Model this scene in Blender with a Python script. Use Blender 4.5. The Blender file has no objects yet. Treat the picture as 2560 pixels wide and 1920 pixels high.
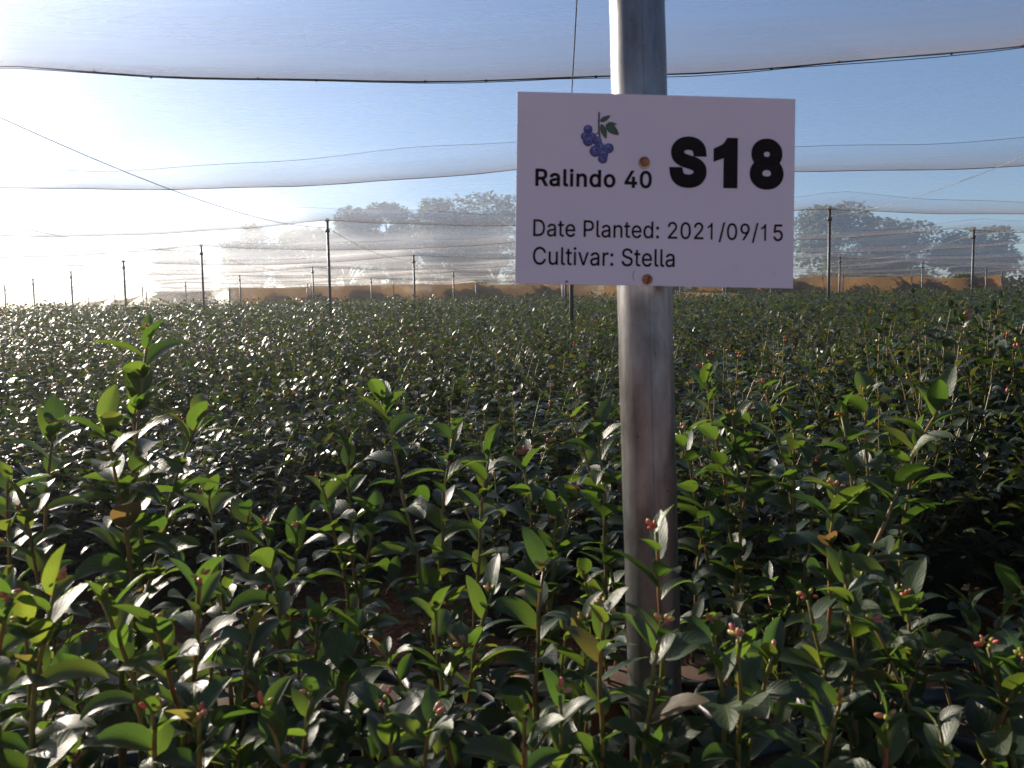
import bpy, math, random
import numpy as np
from mathutils import Matrix, Vector

# ------------------------------------------------------------------ camera, sky, sun, exposure
scene = bpy.context.scene
col = scene.collection
F = 2000.0 / 2560.0                                   # focal length over picture width
CAM_Z = 1.3
R_ = math.radians
cam_rot = Matrix.Rotation(R_(3.43), 4, 'Z') @ Matrix.Rotation(R_(90 - 4.94), 4, 'X') @ Matrix.Rotation(R_(-0.95), 4, 'Z')
cd = bpy.data.cameras.new('camera')
cam = bpy.data.objects.new('camera', cd)
col.objects.link(cam)
cam.matrix_world = Matrix.Translation((0, 0, CAM_Z)) @ cam_rot
cd.sensor_width = 36.0
cd.lens = 36.0 * F
cd.clip_start = 0.05
cd.clip_end = 3000
cd.dof.use_dof = True
cd.dof.focus_distance = 5.5
cd.dof.aperture_fstop = 8.5
scene.camera = cam

SUN_EL, SUN_AZ = R_(23), R_(-54)                      # azimuth from +Y towards +X
world = bpy.data.worlds.new('World')
scene.world = world
world.use_nodes = True
wn = world.node_tree.nodes
sky = wn.new('ShaderNodeTexSky')
sky.sky_type = 'NISHITA'
sky.sun_disc = False
sky.sun_elevation = SUN_EL
sky.sun_rotation = SUN_AZ
sky.air_density = 1.0
sky.dust_density = 0.6
sky.ozone_density = 5.0
world.node_tree.links.new(sky.outputs[0], wn['Background'].inputs[0])
wn['Background'].inputs[1].default_value = 0.05

sl = bpy.data.lights.new('sun', 'SUN')
sl.energy = 5.0
sl.angle = R_(0.5)
sl.color = (1.0, 0.88, 0.73)
sun = bpy.data.objects.new('sun', sl)
col.objects.link(sun)
to_sun = Vector((math.sin(SUN_AZ) * math.cos(SUN_EL), math.cos(SUN_AZ) * math.cos(SUN_EL), math.sin(SUN_EL)))
sun.rotation_euler = to_sun.to_track_quat('Z', 'Y').to_euler()
sun.location = to_sun * 50

scene.view_settings.view_transform = 'Standard'
scene.view_settings.look = 'None'
scene.view_settings.exposure = 1.52
scene.view_settings.gamma = 1.0
scene.cycles.use_denoising = True
scene.cycles.max_bounces = 8
scene.cycles.diffuse_bounces = 3
scene.cycles.glossy_bounces = 3
scene.cycles.transmission_bounces = 6
scene.cycles.transparent_max_bounces = 40
scene.cycles.caustics_reflective = False
scene.cycles.caustics_refractive = False

rng = np.random.default_rng(18)
random.seed(18)


def P(px, py, Z):
    """A point that the photograph shows at (px, py), Z metres in front of the camera."""
    v = Vector(((px - 1280) / 2000.0 * Z, -(py - 960) / 2000.0 * Z, -Z))
    return Vector((0, 0, CAM_Z)) + cam_rot.to_3x3() @ v


def ground_z(x, y):
    y = np.asarray(y, float)
    z = np.where(y < 2.5, 0.0, 0.028 * (y - 2.5))
    z = np.where(y > 20, 0.49 + 0.017 * (y - 20), z)
    z = np.where(y > 50, 1.0 + 0.0 * y, z)
    return z


# ------------------------------------------------------------------ helpers
def new_mesh(name, verts, faces, uv=None, smooth=True):
    """verts (N,3), faces: array (M,k) or list of arrays of differing k; uv (N,2) per vertex."""
    me = bpy.data.meshes.new(name)
    verts = np.asarray(verts, np.float32).reshape(-1, 3)
    if not isinstance(faces, list):
        faces = [faces]
    faces = [np.asarray(f, np.int32) for f in faces if len(f)]
    loops = np.concatenate([f.ravel() for f in faces])
    sizes = np.concatenate([np.full(len(f), f.shape[1], np.int32) for f in faces])
    starts = np.concatenate([[0], np.cumsum(sizes)[:-1]]).astype(np.int32)
    me.vertices.add(len(verts))
    me.vertices.foreach_set('co', verts.ravel())
    me.loops.add(len(loops))
    me.loops.foreach_set('vertex_index', loops)
    me.polygons.add(len(sizes))
    me.polygons.foreach_set('loop_start', starts)
    me.polygons.foreach_set('loop_total', sizes)
    me.polygons.foreach_set('use_smooth', np.full(len(sizes), bool(smooth)))
    if uv is not None:
        l = me.uv_layers.new(name='UVMap')
        l.data.foreach_set('uv', np.asarray(uv, np.float32)[loops].ravel())
    me.update(calc_edges=True)
    me.validate()
    return me


class MB:
    """Collects shapes that become one mesh."""
    def __init__(self):
        self.v, self.f, self.uv, self.n = [], [], [], 0

    def add(self, v, f, uv=None):
        v = np.asarray(v, float).reshape(-1, 3)
        self.v.append(v)
        for q in (f if isinstance(f, list) else [f]):
            if len(q):
                self.f.append(np.asarray(q, int) + self.n)
        self.uv.append(np.zeros((len(v), 2)) if uv is None else np.asarray(uv).reshape(-1, 2))
        self.n += len(v)
        return self

    def mesh(self, name, smooth=True):
        by = {}
        for q in self.f:
            by.setdefault(q.shape[1], []).append(q)
        return new_mesh(name, np.concatenate(self.v), [np.concatenate(x) for x in by.values()],
                        np.concatenate(self.uv), smooth)

    def build(self, name, mat, parent=None, smooth=True):
        return link(name, self.mesh(name, smooth), mat, parent)

    # shapes
    def tube(self, pts, r, n=6, cap=True):
        pts = np.asarray(pts, float)
        m = len(pts)
        r = np.broadcast_to(np.asarray(r, float), (m,))
        t = np.gradient(pts, axis=0)
        t /= np.linalg.norm(t, axis=1)[:, None] + 1e-12
        a = np.cross(t, [0.13, 0.27, 0.95] if abs(t[0][2]) < 0.9 else [0.95, 0.27, 0.13])
        a /= np.linalg.norm(a, axis=1)[:, None] + 1e-12
        b = np.cross(t, a)
        ang = np.arange(n) / n * 2 * np.pi
        v = pts[:, None] + r[:, None, None] * (a[:, None] * np.cos(ang)[None, :, None] + b[:, None] * np.sin(ang)[None, :, None])
        i = np.arange(m - 1)[:, None] * n
        j = np.arange(n)[None]
        k = (j + 1) % n
        f = np.stack([i + j, i + k, i + n + k, i + n + j], -1).reshape(-1, 4)
        fs = [f]
        if cap:
            fs += [np.arange(n)[None, ::-1], (np.arange(n) + (m - 1) * n)[None]]
        return self.add(v, fs)

    def lathe(self, prof, n=24, at=(0, 0, 0)):
        prof = np.asarray(prof, float)
        ang = np.arange(n) / n * 2 * np.pi
        v = np.stack([prof[:, 0:1] * np.cos(ang), prof[:, 0:1] * np.sin(ang), np.repeat(prof[:, 1:2], n, 1)], -1) + np.asarray(at)
        m = len(prof)
        i = np.arange(m - 1)[:, None] * n
        j = np.arange(n)[None]
        k = (j + 1) % n
        return self.add(v, np.stack([i + j, i + k, i + n + k, i + n + j], -1).reshape(-1, 4))

    def ball(self, c, r, nu=7, nv=5, axis=(0, 0, 1), stretch=1.0):
        th = np.linspace(0.001, np.pi - 0.001, nv + 1)
        ph = np.arange(nu) / nu * 2 * np.pi
        q = Vector((0, 0, 1)).rotation_difference(Vector(axis)).to_matrix()
        v = np.stack([np.sin(th)[:, None] * np.cos(ph), np.sin(th)[:, None] * np.sin(ph), np.repeat(np.cos(th)[:, None] * stretch, nu, 1)], -1) * r
        v = v.reshape(-1, 3) @ np.array(q).T + np.asarray(c)
        i = np.arange(nv)[:, None] * nu
        j = np.arange(nu)[None]
        k = (j + 1) % nu
        return self.add(v, np.stack([i + j, i + nu + j, i + nu + k, i + k], -1).reshape(-1, 4))

    def box(self, lo, hi):
        (a, b, c), (d, e, f) = lo, hi
        v = [(a, b, c), (d, b, c), (d, e, c), (a, e, c), (a, b, f), (d, b, f), (d, e, f), (a, e, f)]
        return self.add(v, np.array([[0, 3, 2, 1], [4, 5, 6, 7], [0, 1, 5, 4], [1, 2, 6, 5], [2, 3, 7, 6], [3, 0, 4, 7]]))

    def leaves(self, o, az, el, L, W, arch, roll, fold, nu=3, nv=4, wave=0.0):
        """Many leaf blades at once: root points o (N,3), azimuth, starting elevation, length, width, arching, roll, fold."""
        o = np.asarray(o, float).reshape(-1, 3)
        N = len(o)
        az, el, L, W, arch, roll, fold = [np.broadcast_to(np.asarray(q, float), (N,)) for q in (az, el, L, W, arch, roll, fold)]
        t = np.linspace(0, 1, nv)
        prof = np.sin(np.pi * np.clip(t, 0, 1) ** 0.85) ** 0.72 + 0.035
        prof[-1] = 0.03
        u = np.linspace(-1, 1, nu)
        e = el[:, None] - arch[:, None] * t[None] ** 1.3
        dt = L[:, None] / (nv - 1)
        ce = np.cos(e)
        se = np.sin(e)
        X = np.concatenate([np.zeros((N, 1)), np.cumsum((ce[:, 1:] + ce[:, :-1]) / 2 * dt, 1)], 1)
        Zz = np.concatenate([np.zeros((N, 1)), np.cumsum((se[:, 1:] + se[:, :-1]) / 2 * dt, 1)], 1)
        d = np.stack([np.cos(az), np.sin(az), 0 * az], -1)
        s = np.stack([-np.sin(az), np.cos(az), 0 * az], -1)
        z = np.array([0, 0, 1.0])
        n = -se[..., None] * d[:, None] + ce[..., None] * z
        S = np.repeat(s[:, None], nv, 1)
        cr, sr = np.cos(roll)[:, None, None], np.sin(roll)[:, None, None]
        S2 = S * cr + n * sr
        N2 = n * cr - S * sr
        hw = W[:, None] / 2 * prof[None]
        c = o[:, None] + d[:, None] * X[..., None] + z * Zz[..., None]
        lift = np.abs(u)[None, None] ** 1.4 * hw[..., None] * fold[:, None, None]
        if wave:
            ph = az[:, None, None] * 7
            lift = lift + np.abs(u)[None, None] * wave * L[:, None, None] * np.sin(t[None, :, None] * 13 + ph + u[None, None] * 1.5)
        v = c[:, :, None] + S2[:, :, None] * (hw[..., None] * u)[..., None] + N2[:, :, None] * lift[..., None]
        i = np.arange(nv - 1)[:, None] * nu
        j = np.arange(nu - 1)[None]
        f = np.stack([i + j, i + nu + j, i + nu + j + 1, i + j + 1], -1).reshape(-1, 4)
        f = (f[None] + (np.arange(N) * nu * nv)[:, None, None]).reshape(-1, 4)
        uv = np.stack(np.broadcast_arrays(u[None, None] * 0.5 + 0.5, t[None, :, None]), -1)
        uv = np.broadcast_to(uv, (N, nv, nu, 2)).reshape(-1, 2)
        return self.add(v, f, uv)


def link(name, data, mat=None, parent=None):
    o = bpy.data.objects.new(name, data)
    col.objects.link(o)
    if mat is not None and not data.materials:
        data.materials.append(mat)
    if parent is not None:
        o.parent = parent
    return o


def tag(o, label, cat, group=None, kind=None):
    if label:
        o['label'] = label
    if cat:
        o['category'] = cat
    if group:
        o['group'] = group
    if kind:
        o['kind'] = kind
    return o


def thing(name, label, cat, loc=(0, 0, 0), group=None):
    o = bpy.data.objects.new(name, None)
    o.empty_display_size = 0.1
    col.objects.link(o)
    o.location = loc
    return tag(o, label, cat, group)


def copy_tree(o, loc, rz=0.0, sc=1.0, szc=None, label=None):
    c = o.copy()
    col.objects.link(c)
    c.location = loc
    c.rotation_euler = (0, 0, rz)
    c.scale = (sc, sc, szc or sc)
    if label:
        c['label'] = label
    for ch in o.children:
        k = ch.copy()
        col.objects.link(k)
        k.parent = c
    return c


# ------------------------------------------------------------------ materials
def mat(name):
    m = bpy.data.materials.new(name)
    m.use_nodes = True
    nt = m.node_tree
    for n in list(nt.nodes):
        nt.nodes.remove(n)
    out = nt.nodes.new('ShaderNodeOutputMaterial')
    return m, nt, out


def N(nt, t, **kw):
    n = nt.nodes.new(t)
    for k, v in kw.items():
        if isinstance(v, (int, float, str, bool)) and hasattr(n, k):
            setattr(n, k, v)
    return n


def ramp(nt, fac, stops, interp='LINEAR'):
    r = nt.nodes.new('ShaderNodeValToRGB')
    r.color_ramp.interpolation = interp
    el = r.color_ramp.elements
    while len(el) < len(stops):
        el.new(0.5)
    for e, (p, c) in zip(el, stops):
        e.position = p
        e.color = (*c, 1)
    nt.links.new(fac, r.inputs[0])
    return r.outputs[0]


def noise(nt, scale, detail=4, vec=None, rough=0.55):
    n = nt.nodes.new('ShaderNodeTexNoise')
    n.inputs['Scale'].default_value = scale
    n.inputs['Detail'].default_value = detail
    n.inputs['Roughness'].default_value = rough
    if vec is not None:
        nt.links.new(vec, n.inputs['Vector'])
    return n.outputs[0]


def objco(nt, scale=(1, 1, 1)):
    t = nt.nodes.new('ShaderNodeTexCoord')
    mp = nt.nodes.new('ShaderNodeMapping')
    mp.inputs['Scale'].default_value = scale
    nt.links.new(t.outputs['Object'], mp.inputs[0])
    return mp.outputs[0]


def math_(nt, op, a, b=None, clamp=False):
    n = nt.nodes.new('ShaderNodeMath')
    n.operation = op
    n.use_clamp = clamp
    for i, q in enumerate((a, b)):
        if q is None:
            continue
        if isinstance(q, (int, float)):
            n.inputs[i].default_value = q
        else:
            nt.links.new(q, n.inputs[i])
    return n.outputs[0]


def bump(nt, h, strength, dist):
    b = nt.nodes.new('ShaderNodeBump')
    b.inputs['Strength'].default_value = strength
    b.inputs['Distance'].default_value = dist
    nt.links.new(h, b.inputs['Height'])
    return b.outputs[0]


def principled(nt, out, colour, rough, metal=0.0, spec=0.5, normal=None):
    p = nt.nodes.new('ShaderNodeBsdfPrincipled')
    if isinstance(colour, tuple):
        p.inputs['Base Color'].default_value = (*colour, 1)
    else:
        nt.links.new(colour, p.inputs['Base Color'])
    if isinstance(rough, (int, float)):
        p.inputs['Roughness'].default_value = rough
    else:
        nt.links.new(rough, p.inputs['Roughness'])
    p.inputs['Metallic'].default_value = metal
    p.inputs['Specular IOR Level'].default_value = spec
    if normal is not None:
        nt.links.new(normal, p.inputs['Normal'])
    if out is not None:
        nt.links.new(p.outputs[0], out.inputs[0])
    return p.outputs[0]


def simple(name, colour, rough=0.6, metal=0.0, spec=0.5, vary=0.25, scale=8.0):
    m, nt, out = mat(name)
    f = noise(nt, scale, 5, objco(nt))
    a = tuple(c * (1 - vary) for c in colour)
    b = tuple(min(1, c * (1 + vary)) for c in colour)
    principled(nt, out, ramp(nt, f, [(0.3, a), (0.7, b)]), rough, metal, spec)
    return m


def leaf_material(name, tops, glow, rough, trans, veins=True, spec=0.5):
    m, nt, out = mat(name)
    g = nt.nodes.new('ShaderNodeNewGeometry')
    isl = g.outputs['Random Per Island']
    c = ramp(nt, isl, tops)
    t = ramp(nt, isl, glow)
    nrm = None
    ro = math_(nt, 'ADD', math_(nt, 'MULTIPLY', isl, 0.12), rough)
    if veins:
        uv = nt.nodes.new('ShaderNodeUVMap')
        sx = nt.nodes.new('ShaderNodeSeparateXYZ')
        nt.links.new(uv.outputs[0], sx.inputs[0])
        au = math_(nt, 'ABSOLUTE', math_(nt, 'SUBTRACT', sx.outputs[0], 0.5))
        # side veins curve towards the tip
        ph = math_(nt, 'SUBTRACT', math_(nt, 'MULTIPLY', sx.outputs[1], 44.0), math_(nt, 'MULTIPLY', au, 34.0))
        w = math_(nt, 'POWER', math_(nt, 'ADD', math_(nt, 'MULTIPLY', math_(nt, 'SINE', ph), 0.5), 0.5), 5.0)
        mid = math_(nt, 'SUBTRACT', 1.0, math_(nt, 'MULTIPLY', au, 22.0), clamp=True)
        v = math_(nt, 'MAXIMUM', math_(nt, 'MULTIPLY', w, 0.55), mid)
        h = math_(nt, 'MULTIPLY', v, -1.0)
        h2 = math_(nt, 'ADD', h, math_(nt, 'MULTIPLY', noise(nt, 60, 3, objco(nt)), 0.5))
        nrm = bump(nt, h2, 0.2, 0.003)
        mx = nt.nodes.new('ShaderNodeMixRGB')
        mx.inputs[2].default_value = (0.13, 0.17, 0.05, 1)
        nt.links.new(math_(nt, 'MULTIPLY', v, 0.45), mx.inputs[0])
        nt.links.new(c, mx.inputs[1])
        red = math_(nt, 'MULTIPLY', math_(nt, 'SUBTRACT', 1.0, math_(nt, 'MULTIPLY', sx.outputs[1], 9.0), clamp=True), 0.85)
        outs = []
        for src, rc in ((mx.outputs[0], (0.2, 0.035, 0.02, 1)), (t, (0.5, 0.1, 0.03, 1))):
            m2 = nt.nodes.new('ShaderNodeMixRGB')
            m2.inputs[2].default_value = rc
            nt.links.new(red, m2.inputs[0])
            nt.links.new(src, m2.inputs[1])
            outs.append(m2.outputs[0])
        c, t = outs
    if veins:
        sn = ramp(nt, noise(nt, 95, 3, objco(nt), 0.6), [(0.6, (0, 0, 0)), (0.72, (1, 1, 1))])
        m4 = nt.nodes.new('ShaderNodeMixRGB')
        m4.inputs[2].default_value = (0.085, 0.07, 0.04, 1)
        nt.links.new(math_(nt, 'MULTIPLY', sn, 0.4), m4.inputs[0])
        nt.links.new(c, m4.inputs[1])
        c = m4.outputs[0]
        ro = math_(nt, 'ADD', ro, math_(nt, 'MULTIPLY', sn, 0.15))
    p = principled(nt, None, c, ro, 0, spec, nrm)
    tr = nt.nodes.new('ShaderNodeBsdfTranslucent')
    nt.links.new(t, tr.inputs[0])
    ms = nt.nodes.new('ShaderNodeMixShader')
    ms.inputs[0].default_value = trans
    nt.links.new(p, ms.inputs[1])
    nt.links.new(tr.outputs[0], ms.inputs[2])
    nt.links.new(ms.outputs[0], out.inputs[0])
    return m


M = {}
M['leaf'] = leaf_material('blueberry_leaf',
    [(0.0, (0.009, 0.021, 0.015)), (0.45, (0.014, 0.03, 0.016)), (0.8, (0.02, 0.04, 0.015)), (0.975, (0.04, 0.07, 0.02)), (1.0, (0.06, 0.04, 0.025))],
    [(0.0, (0.10, 0.21, 0.022)), (0.6, (0.19, 0.31, 0.03)), (0.975, (0.33, 0.40, 0.04)), (1.0, (0.34, 0.2, 0.06))],
    0.42, 0.37, spec=0.55)
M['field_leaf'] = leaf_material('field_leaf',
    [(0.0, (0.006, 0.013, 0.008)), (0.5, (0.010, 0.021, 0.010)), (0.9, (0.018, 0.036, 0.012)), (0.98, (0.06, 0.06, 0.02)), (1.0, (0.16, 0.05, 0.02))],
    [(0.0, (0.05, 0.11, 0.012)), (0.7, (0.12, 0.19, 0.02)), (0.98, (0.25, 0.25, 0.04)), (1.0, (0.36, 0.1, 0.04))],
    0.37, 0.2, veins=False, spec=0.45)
M['tree_leaf'] = leaf_material('tree_leaf',
    [(0.0, (0.03, 0.05, 0.02)), (0.5, (0.05, 0.075, 0.03)), (1.0, (0.08, 0.1, 0.04))],
    [(0.0, (0.08, 0.12, 0.03)), (1.0, (0.16, 0.2, 0.06))], 0.55, 0.3, veins=False)
M['tan_leaf'] = leaf_material('tan_leaf',
    [(0.0, (0.2, 0.13, 0.05)), (0.5, (0.16, 0.13, 0.05)), (1.0, (0.26, 0.17, 0.07))],
    [(0.0, (0.3, 0.2, 0.06)), (1.0, (0.34, 0.25, 0.08))], 0.6, 0.35, veins=False)
M['bark'] = simple('bark', (0.12, 0.09, 0.065), 0.9)


def stem_material():
    m, nt, out = mat('stem')
    f = noise(nt, 14, 4, objco(nt))
    c = ramp(nt, f, [(0.3, (0.14, 0.17, 0.04)), (0.5, (0.2, 0.16, 0.045)), (0.68, (0.28, 0.1, 0.045))])
    p = principled(nt, None, c, 0.45)
    tr = nt.nodes.new('ShaderNodeBsdfTranslucent')
    tr.inputs[0].default_value = (0.25, 0.2, 0.04, 1)
    ms = nt.nodes.new('ShaderNodeMixShader')
    ms.inputs[0].default_value = 0.2
    nt.links.new(p, ms.inputs[1])
    nt.links.new(tr.outputs[0], ms.inputs[2])
    nt.links.new(ms.outputs[0], out.inputs[0])
    return m


def bud_material():
    m, nt, out = mat('flower_bud')
    g = nt.nodes.new('ShaderNodeNewGeometry')
    c = ramp(nt, g.outputs['Random Per Island'],
             [(0.0, (0.5, 0.07, 0.07)), (0.25, (0.62, 0.2, 0.13)), (0.5, (0.6, 0.33, 0.2)), (0.7, (0.45, 0.4, 0.06)), (1.0, (0.4, 0.42, 0.1))])
    p = principled(nt, None, c, 0.4)
    tr = nt.nodes.new('ShaderNodeBsdfTranslucent')
    nt.links.new(c, tr.inputs[0])
    ms = nt.nodes.new('ShaderNodeMixShader')
    ms.inputs[0].default_value = 0.35
    nt.links.new(p, ms.inputs[1])
    nt.links.new(tr.outputs[0], ms.inputs[2])
    nt.links.new(ms.outputs[0], out.inputs[0])
    return m


M['stem'] = stem_material()
M['bud'] = bud_material()
M['pot'] = simple('black_pot', (0.012, 0.012, 0.013), 0.5)
M['soil'] = simple('potting_soil', (0.06, 0.032, 0.02), 0.95, scale=40)
M['cord'] = simple('hem_cord', (0.02, 0.02, 0.025), 0.8)
M['wire'] = simple('steel_wire', (0.16, 0.16, 0.17), 0.5, 0.6)
M['dark_post'] = simple('dark_post', (0.03, 0.033, 0.042), 0.5, 0.3, scale=3)
M['drip'] = simple('drip_pipe', (0.012, 0.012, 0.012), 0.4)


def net_material(name, thread, cover, trans_mix, streak=0.12, blotch=0.05, dirt=None, forward=0.0, hem_darken=0.0):
    """Woven shade net: open holes (transparent) between threads that scatter light both ways."""
    m, nt, out = mat(name)
    st = noise(nt, 1.0, 3, objco(nt, (0.12, 3.2, 3.2)), 0.7)
    fine = noise(nt, 1.0, 2, objco(nt, (0.6, 38.0, 38.0)), 0.6)
    bl = noise(nt, 0.35, 3, objco(nt))
    a = math_(nt, 'MULTIPLY', math_(nt, 'SUBTRACT', st, 0.5), streak * 2)
    b = math_(nt, 'MULTIPLY', math_(nt, 'SUBTRACT', fine, 0.5), streak * 2.2)
    c = math_(nt, 'MULTIPLY', math_(nt, 'SUBTRACT', bl, 0.5), blotch * 2)
    base_cover = cover
    if hem_darken:                                        # edge-on darkening towards the hem, and a near-edge fade, put into the opacity
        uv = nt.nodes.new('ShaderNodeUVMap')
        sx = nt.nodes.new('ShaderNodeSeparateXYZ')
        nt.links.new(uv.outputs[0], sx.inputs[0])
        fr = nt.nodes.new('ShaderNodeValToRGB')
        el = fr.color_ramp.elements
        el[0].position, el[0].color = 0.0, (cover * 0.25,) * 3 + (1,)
        el[1].position, el[1].color = 1.0, (cover + hem_darken,) * 3 + (1,)
        for p_, v_ in ((0.02, cover * 0.5), (0.16, cover * 0.8), (0.3, cover), (0.82, cover), (0.95, cover + hem_darken * 0.35)):
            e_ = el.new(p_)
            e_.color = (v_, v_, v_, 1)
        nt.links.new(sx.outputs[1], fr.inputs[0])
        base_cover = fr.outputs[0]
    fac = math_(nt, 'ADD', math_(nt, 'ADD', math_(nt, 'ADD', a, b), c), base_cover, clamp=True)
    tp = nt.nodes.new('ShaderNodeBsdfTransparent')
    df = nt.nodes.new('ShaderNodeBsdfDiffuse')
    tl = nt.nodes.new('ShaderNodeBsdfTranslucent')
    if dirt is None:
        df.inputs[0].default_value = (*thread, 1)
        tl.inputs[0].default_value = (*thread, 1)
    else:
        dc = ramp(nt, noise(nt, 0.9, 5, objco(nt, (1, 1, 0.5))), [(0.38, dirt), (0.62, thread)])
        nt.links.new(dc, df.inputs[0])
        nt.links.new(dc, tl.inputs[0])
    m1 = nt.nodes.new('ShaderNodeMixShader')
    m1.inputs[0].default_value = trans_mix
    nt.links.new(df.outputs[0], m1.inputs[1])
    nt.links.new(tl.outputs[0], m1.inputs[2])
    if forward:                                       # plastic threads pass much of the light on forwards
        rf = nt.nodes.new('ShaderNodeBsdfRefraction')
        rf.inputs['Color'].default_value = (0.98, 0.98, 1.0, 1)
        rf.inputs['Roughness'].default_value = 1.0
        rf.inputs['IOR'].default_value = 1.12
        m3 = nt.nodes.new('ShaderNodeMixShader')
        m3.inputs[0].default_value = forward
        if hem_darken:                                    # forward light cut towards the hem to deepen that painted darkening
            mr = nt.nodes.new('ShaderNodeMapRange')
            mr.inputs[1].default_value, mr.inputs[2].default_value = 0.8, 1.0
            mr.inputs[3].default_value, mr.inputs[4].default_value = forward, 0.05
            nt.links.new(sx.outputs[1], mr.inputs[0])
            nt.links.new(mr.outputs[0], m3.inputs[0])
        nt.links.new(m1.outputs[0], m3.inputs[1])
        nt.links.new(rf.outputs[0], m3.inputs[2])
        m1 = m3
    m2 = nt.nodes.new('ShaderNodeMixShader')
    nt.links.new(fac, m2.inputs[0])
    nt.links.new(tp.outputs[0], m2.inputs[1])
    nt.links.new(m1.outputs[0], m2.inputs[2])
    nt.links.new(m2.outputs[0], out.inputs[0])
    return m


M['net'] = net_material('shade_net', (0.19, 0.155, 0.13), 0.31, 0.75, 0.06, hem_darken=0.34, forward=0.72)
M['wall_net'] = net_material('brown_net', (0.25, 0.145, 0.058), 0.86, 0.7, 0.06, 0.08, dirt=(0.17, 0.092, 0.04))
M['pale_net'] = net_material('pale_net', (0.4, 0.32, 0.25), 0.5, 0.6, 0.08, 0.08)


def ground_material():
    m, nt, out = mat('soil_ground')
    co = objco(nt)
    big = noise(nt, 0.7, 4, co)
    vor = nt.nodes.new('ShaderNodeTexVoronoi')
    vor.inputs['Scale'].default_value = 38
    nt.links.new(co, vor.inputs['Vector'])
    chips = ramp(nt, vor.outputs['Color'], [(0.0, (0.12, 0.045, 0.02)), (0.5, (0.28, 0.11, 0.045)), (0.85, (0.42, 0.19, 0.085)), (1.0, (0.5, 0.33, 0.19))])
    earth = ramp(nt, noise(nt, 22, 6, co), [(0.3, (0.18, 0.07, 0.03)), (0.7, (0.38, 0.165, 0.072))])
    mx = nt.nodes.new('ShaderNodeMixRGB')
    nt.links.new(math_(nt, 'MULTIPLY', math_(nt, 'SUBTRACT', big, 0.45), 5.0, True), mx.inputs[0])
    nt.links.new(chips, mx.inputs[1])
    nt.links.new(earth, mx.inputs[2])
    h = math_(nt, 'ADD', math_(nt, 'MULTIPLY', vor.outputs['Distance'], 0.6), noise(nt, 30, 6, co))
    principled(nt, out, mx.outputs[0], 0.95, 0, 0.2, bump(nt, h, 0.9, 0.02))
    return m


M['ground'] = ground_material()
M['mat_strip'] = simple('weed_mat', (0.32, 0.23, 0.15), 0.85, vary=0.35, scale=14)
M['grass'] = simple('grass_blade', (0.05, 0.09, 0.02), 0.6)
M['litter'] = simple('dry_litter', (0.36, 0.2, 0.1), 0.9, vary=0.5, scale=9)

# ------------------------------------------------------------------ the ground
xs = np.concatenate([[-900, -300, -120], np.linspace(-60, 60, 61), [120, 300, 900]])
ys = np.concatenate([[-300, -60, -15], np.arange(-8, 22, 0.5), np.arange(22, 60, 2), [80, 120, 200, 400, 900, 1800]])
gx, gy = np.meshgrid(xs, ys)
near = (np.abs(gx) < 12) & (gy < 14) & (gy > -6)
gz = ground_z(gx, gy) + np.where(near, 0.012 * rng.standard_normal(gx.shape), 0)
ny, nx = gx.shape
ii = np.arange(ny - 1)[:, None] * nx + np.arange(nx - 1)[None]
gf = np.stack([ii, ii + 1, ii + nx + 1, ii + nx], -1).reshape(-1, 4)
g = link('ground', new_mesh('ground', np.stack([gx, gy, gz], -1), gf), M['ground'])
g['kind'] = 'structure'

# ------------------------------------------------------------------ the net house: posts, wires, strips
S = 4.4                                              # spacing of the rows and columns
Y0 = 1.53                                            # the row of the post that carries the sign
X0 = 0.16                                            # its column
NET_Z = CAM_Z + 1.80


def row_y(k):
    return Y0 + k * S


def row_wire_z(k, x):
    """Height of the wire of row k: it hangs between posts that stand at every other column."""
    u = (np.asarray(x, float) - X0) / S + (k % 2)
    u = (u / 2.0) % 1.0
    base = NET_Z + {0: 0.06, 1: 0.13, 2: 0.09}.get(k, 0.0)
    return base - (0.24 if k == 1 else 0.19) * (1 - (2 * u - 1) ** 2)


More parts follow.
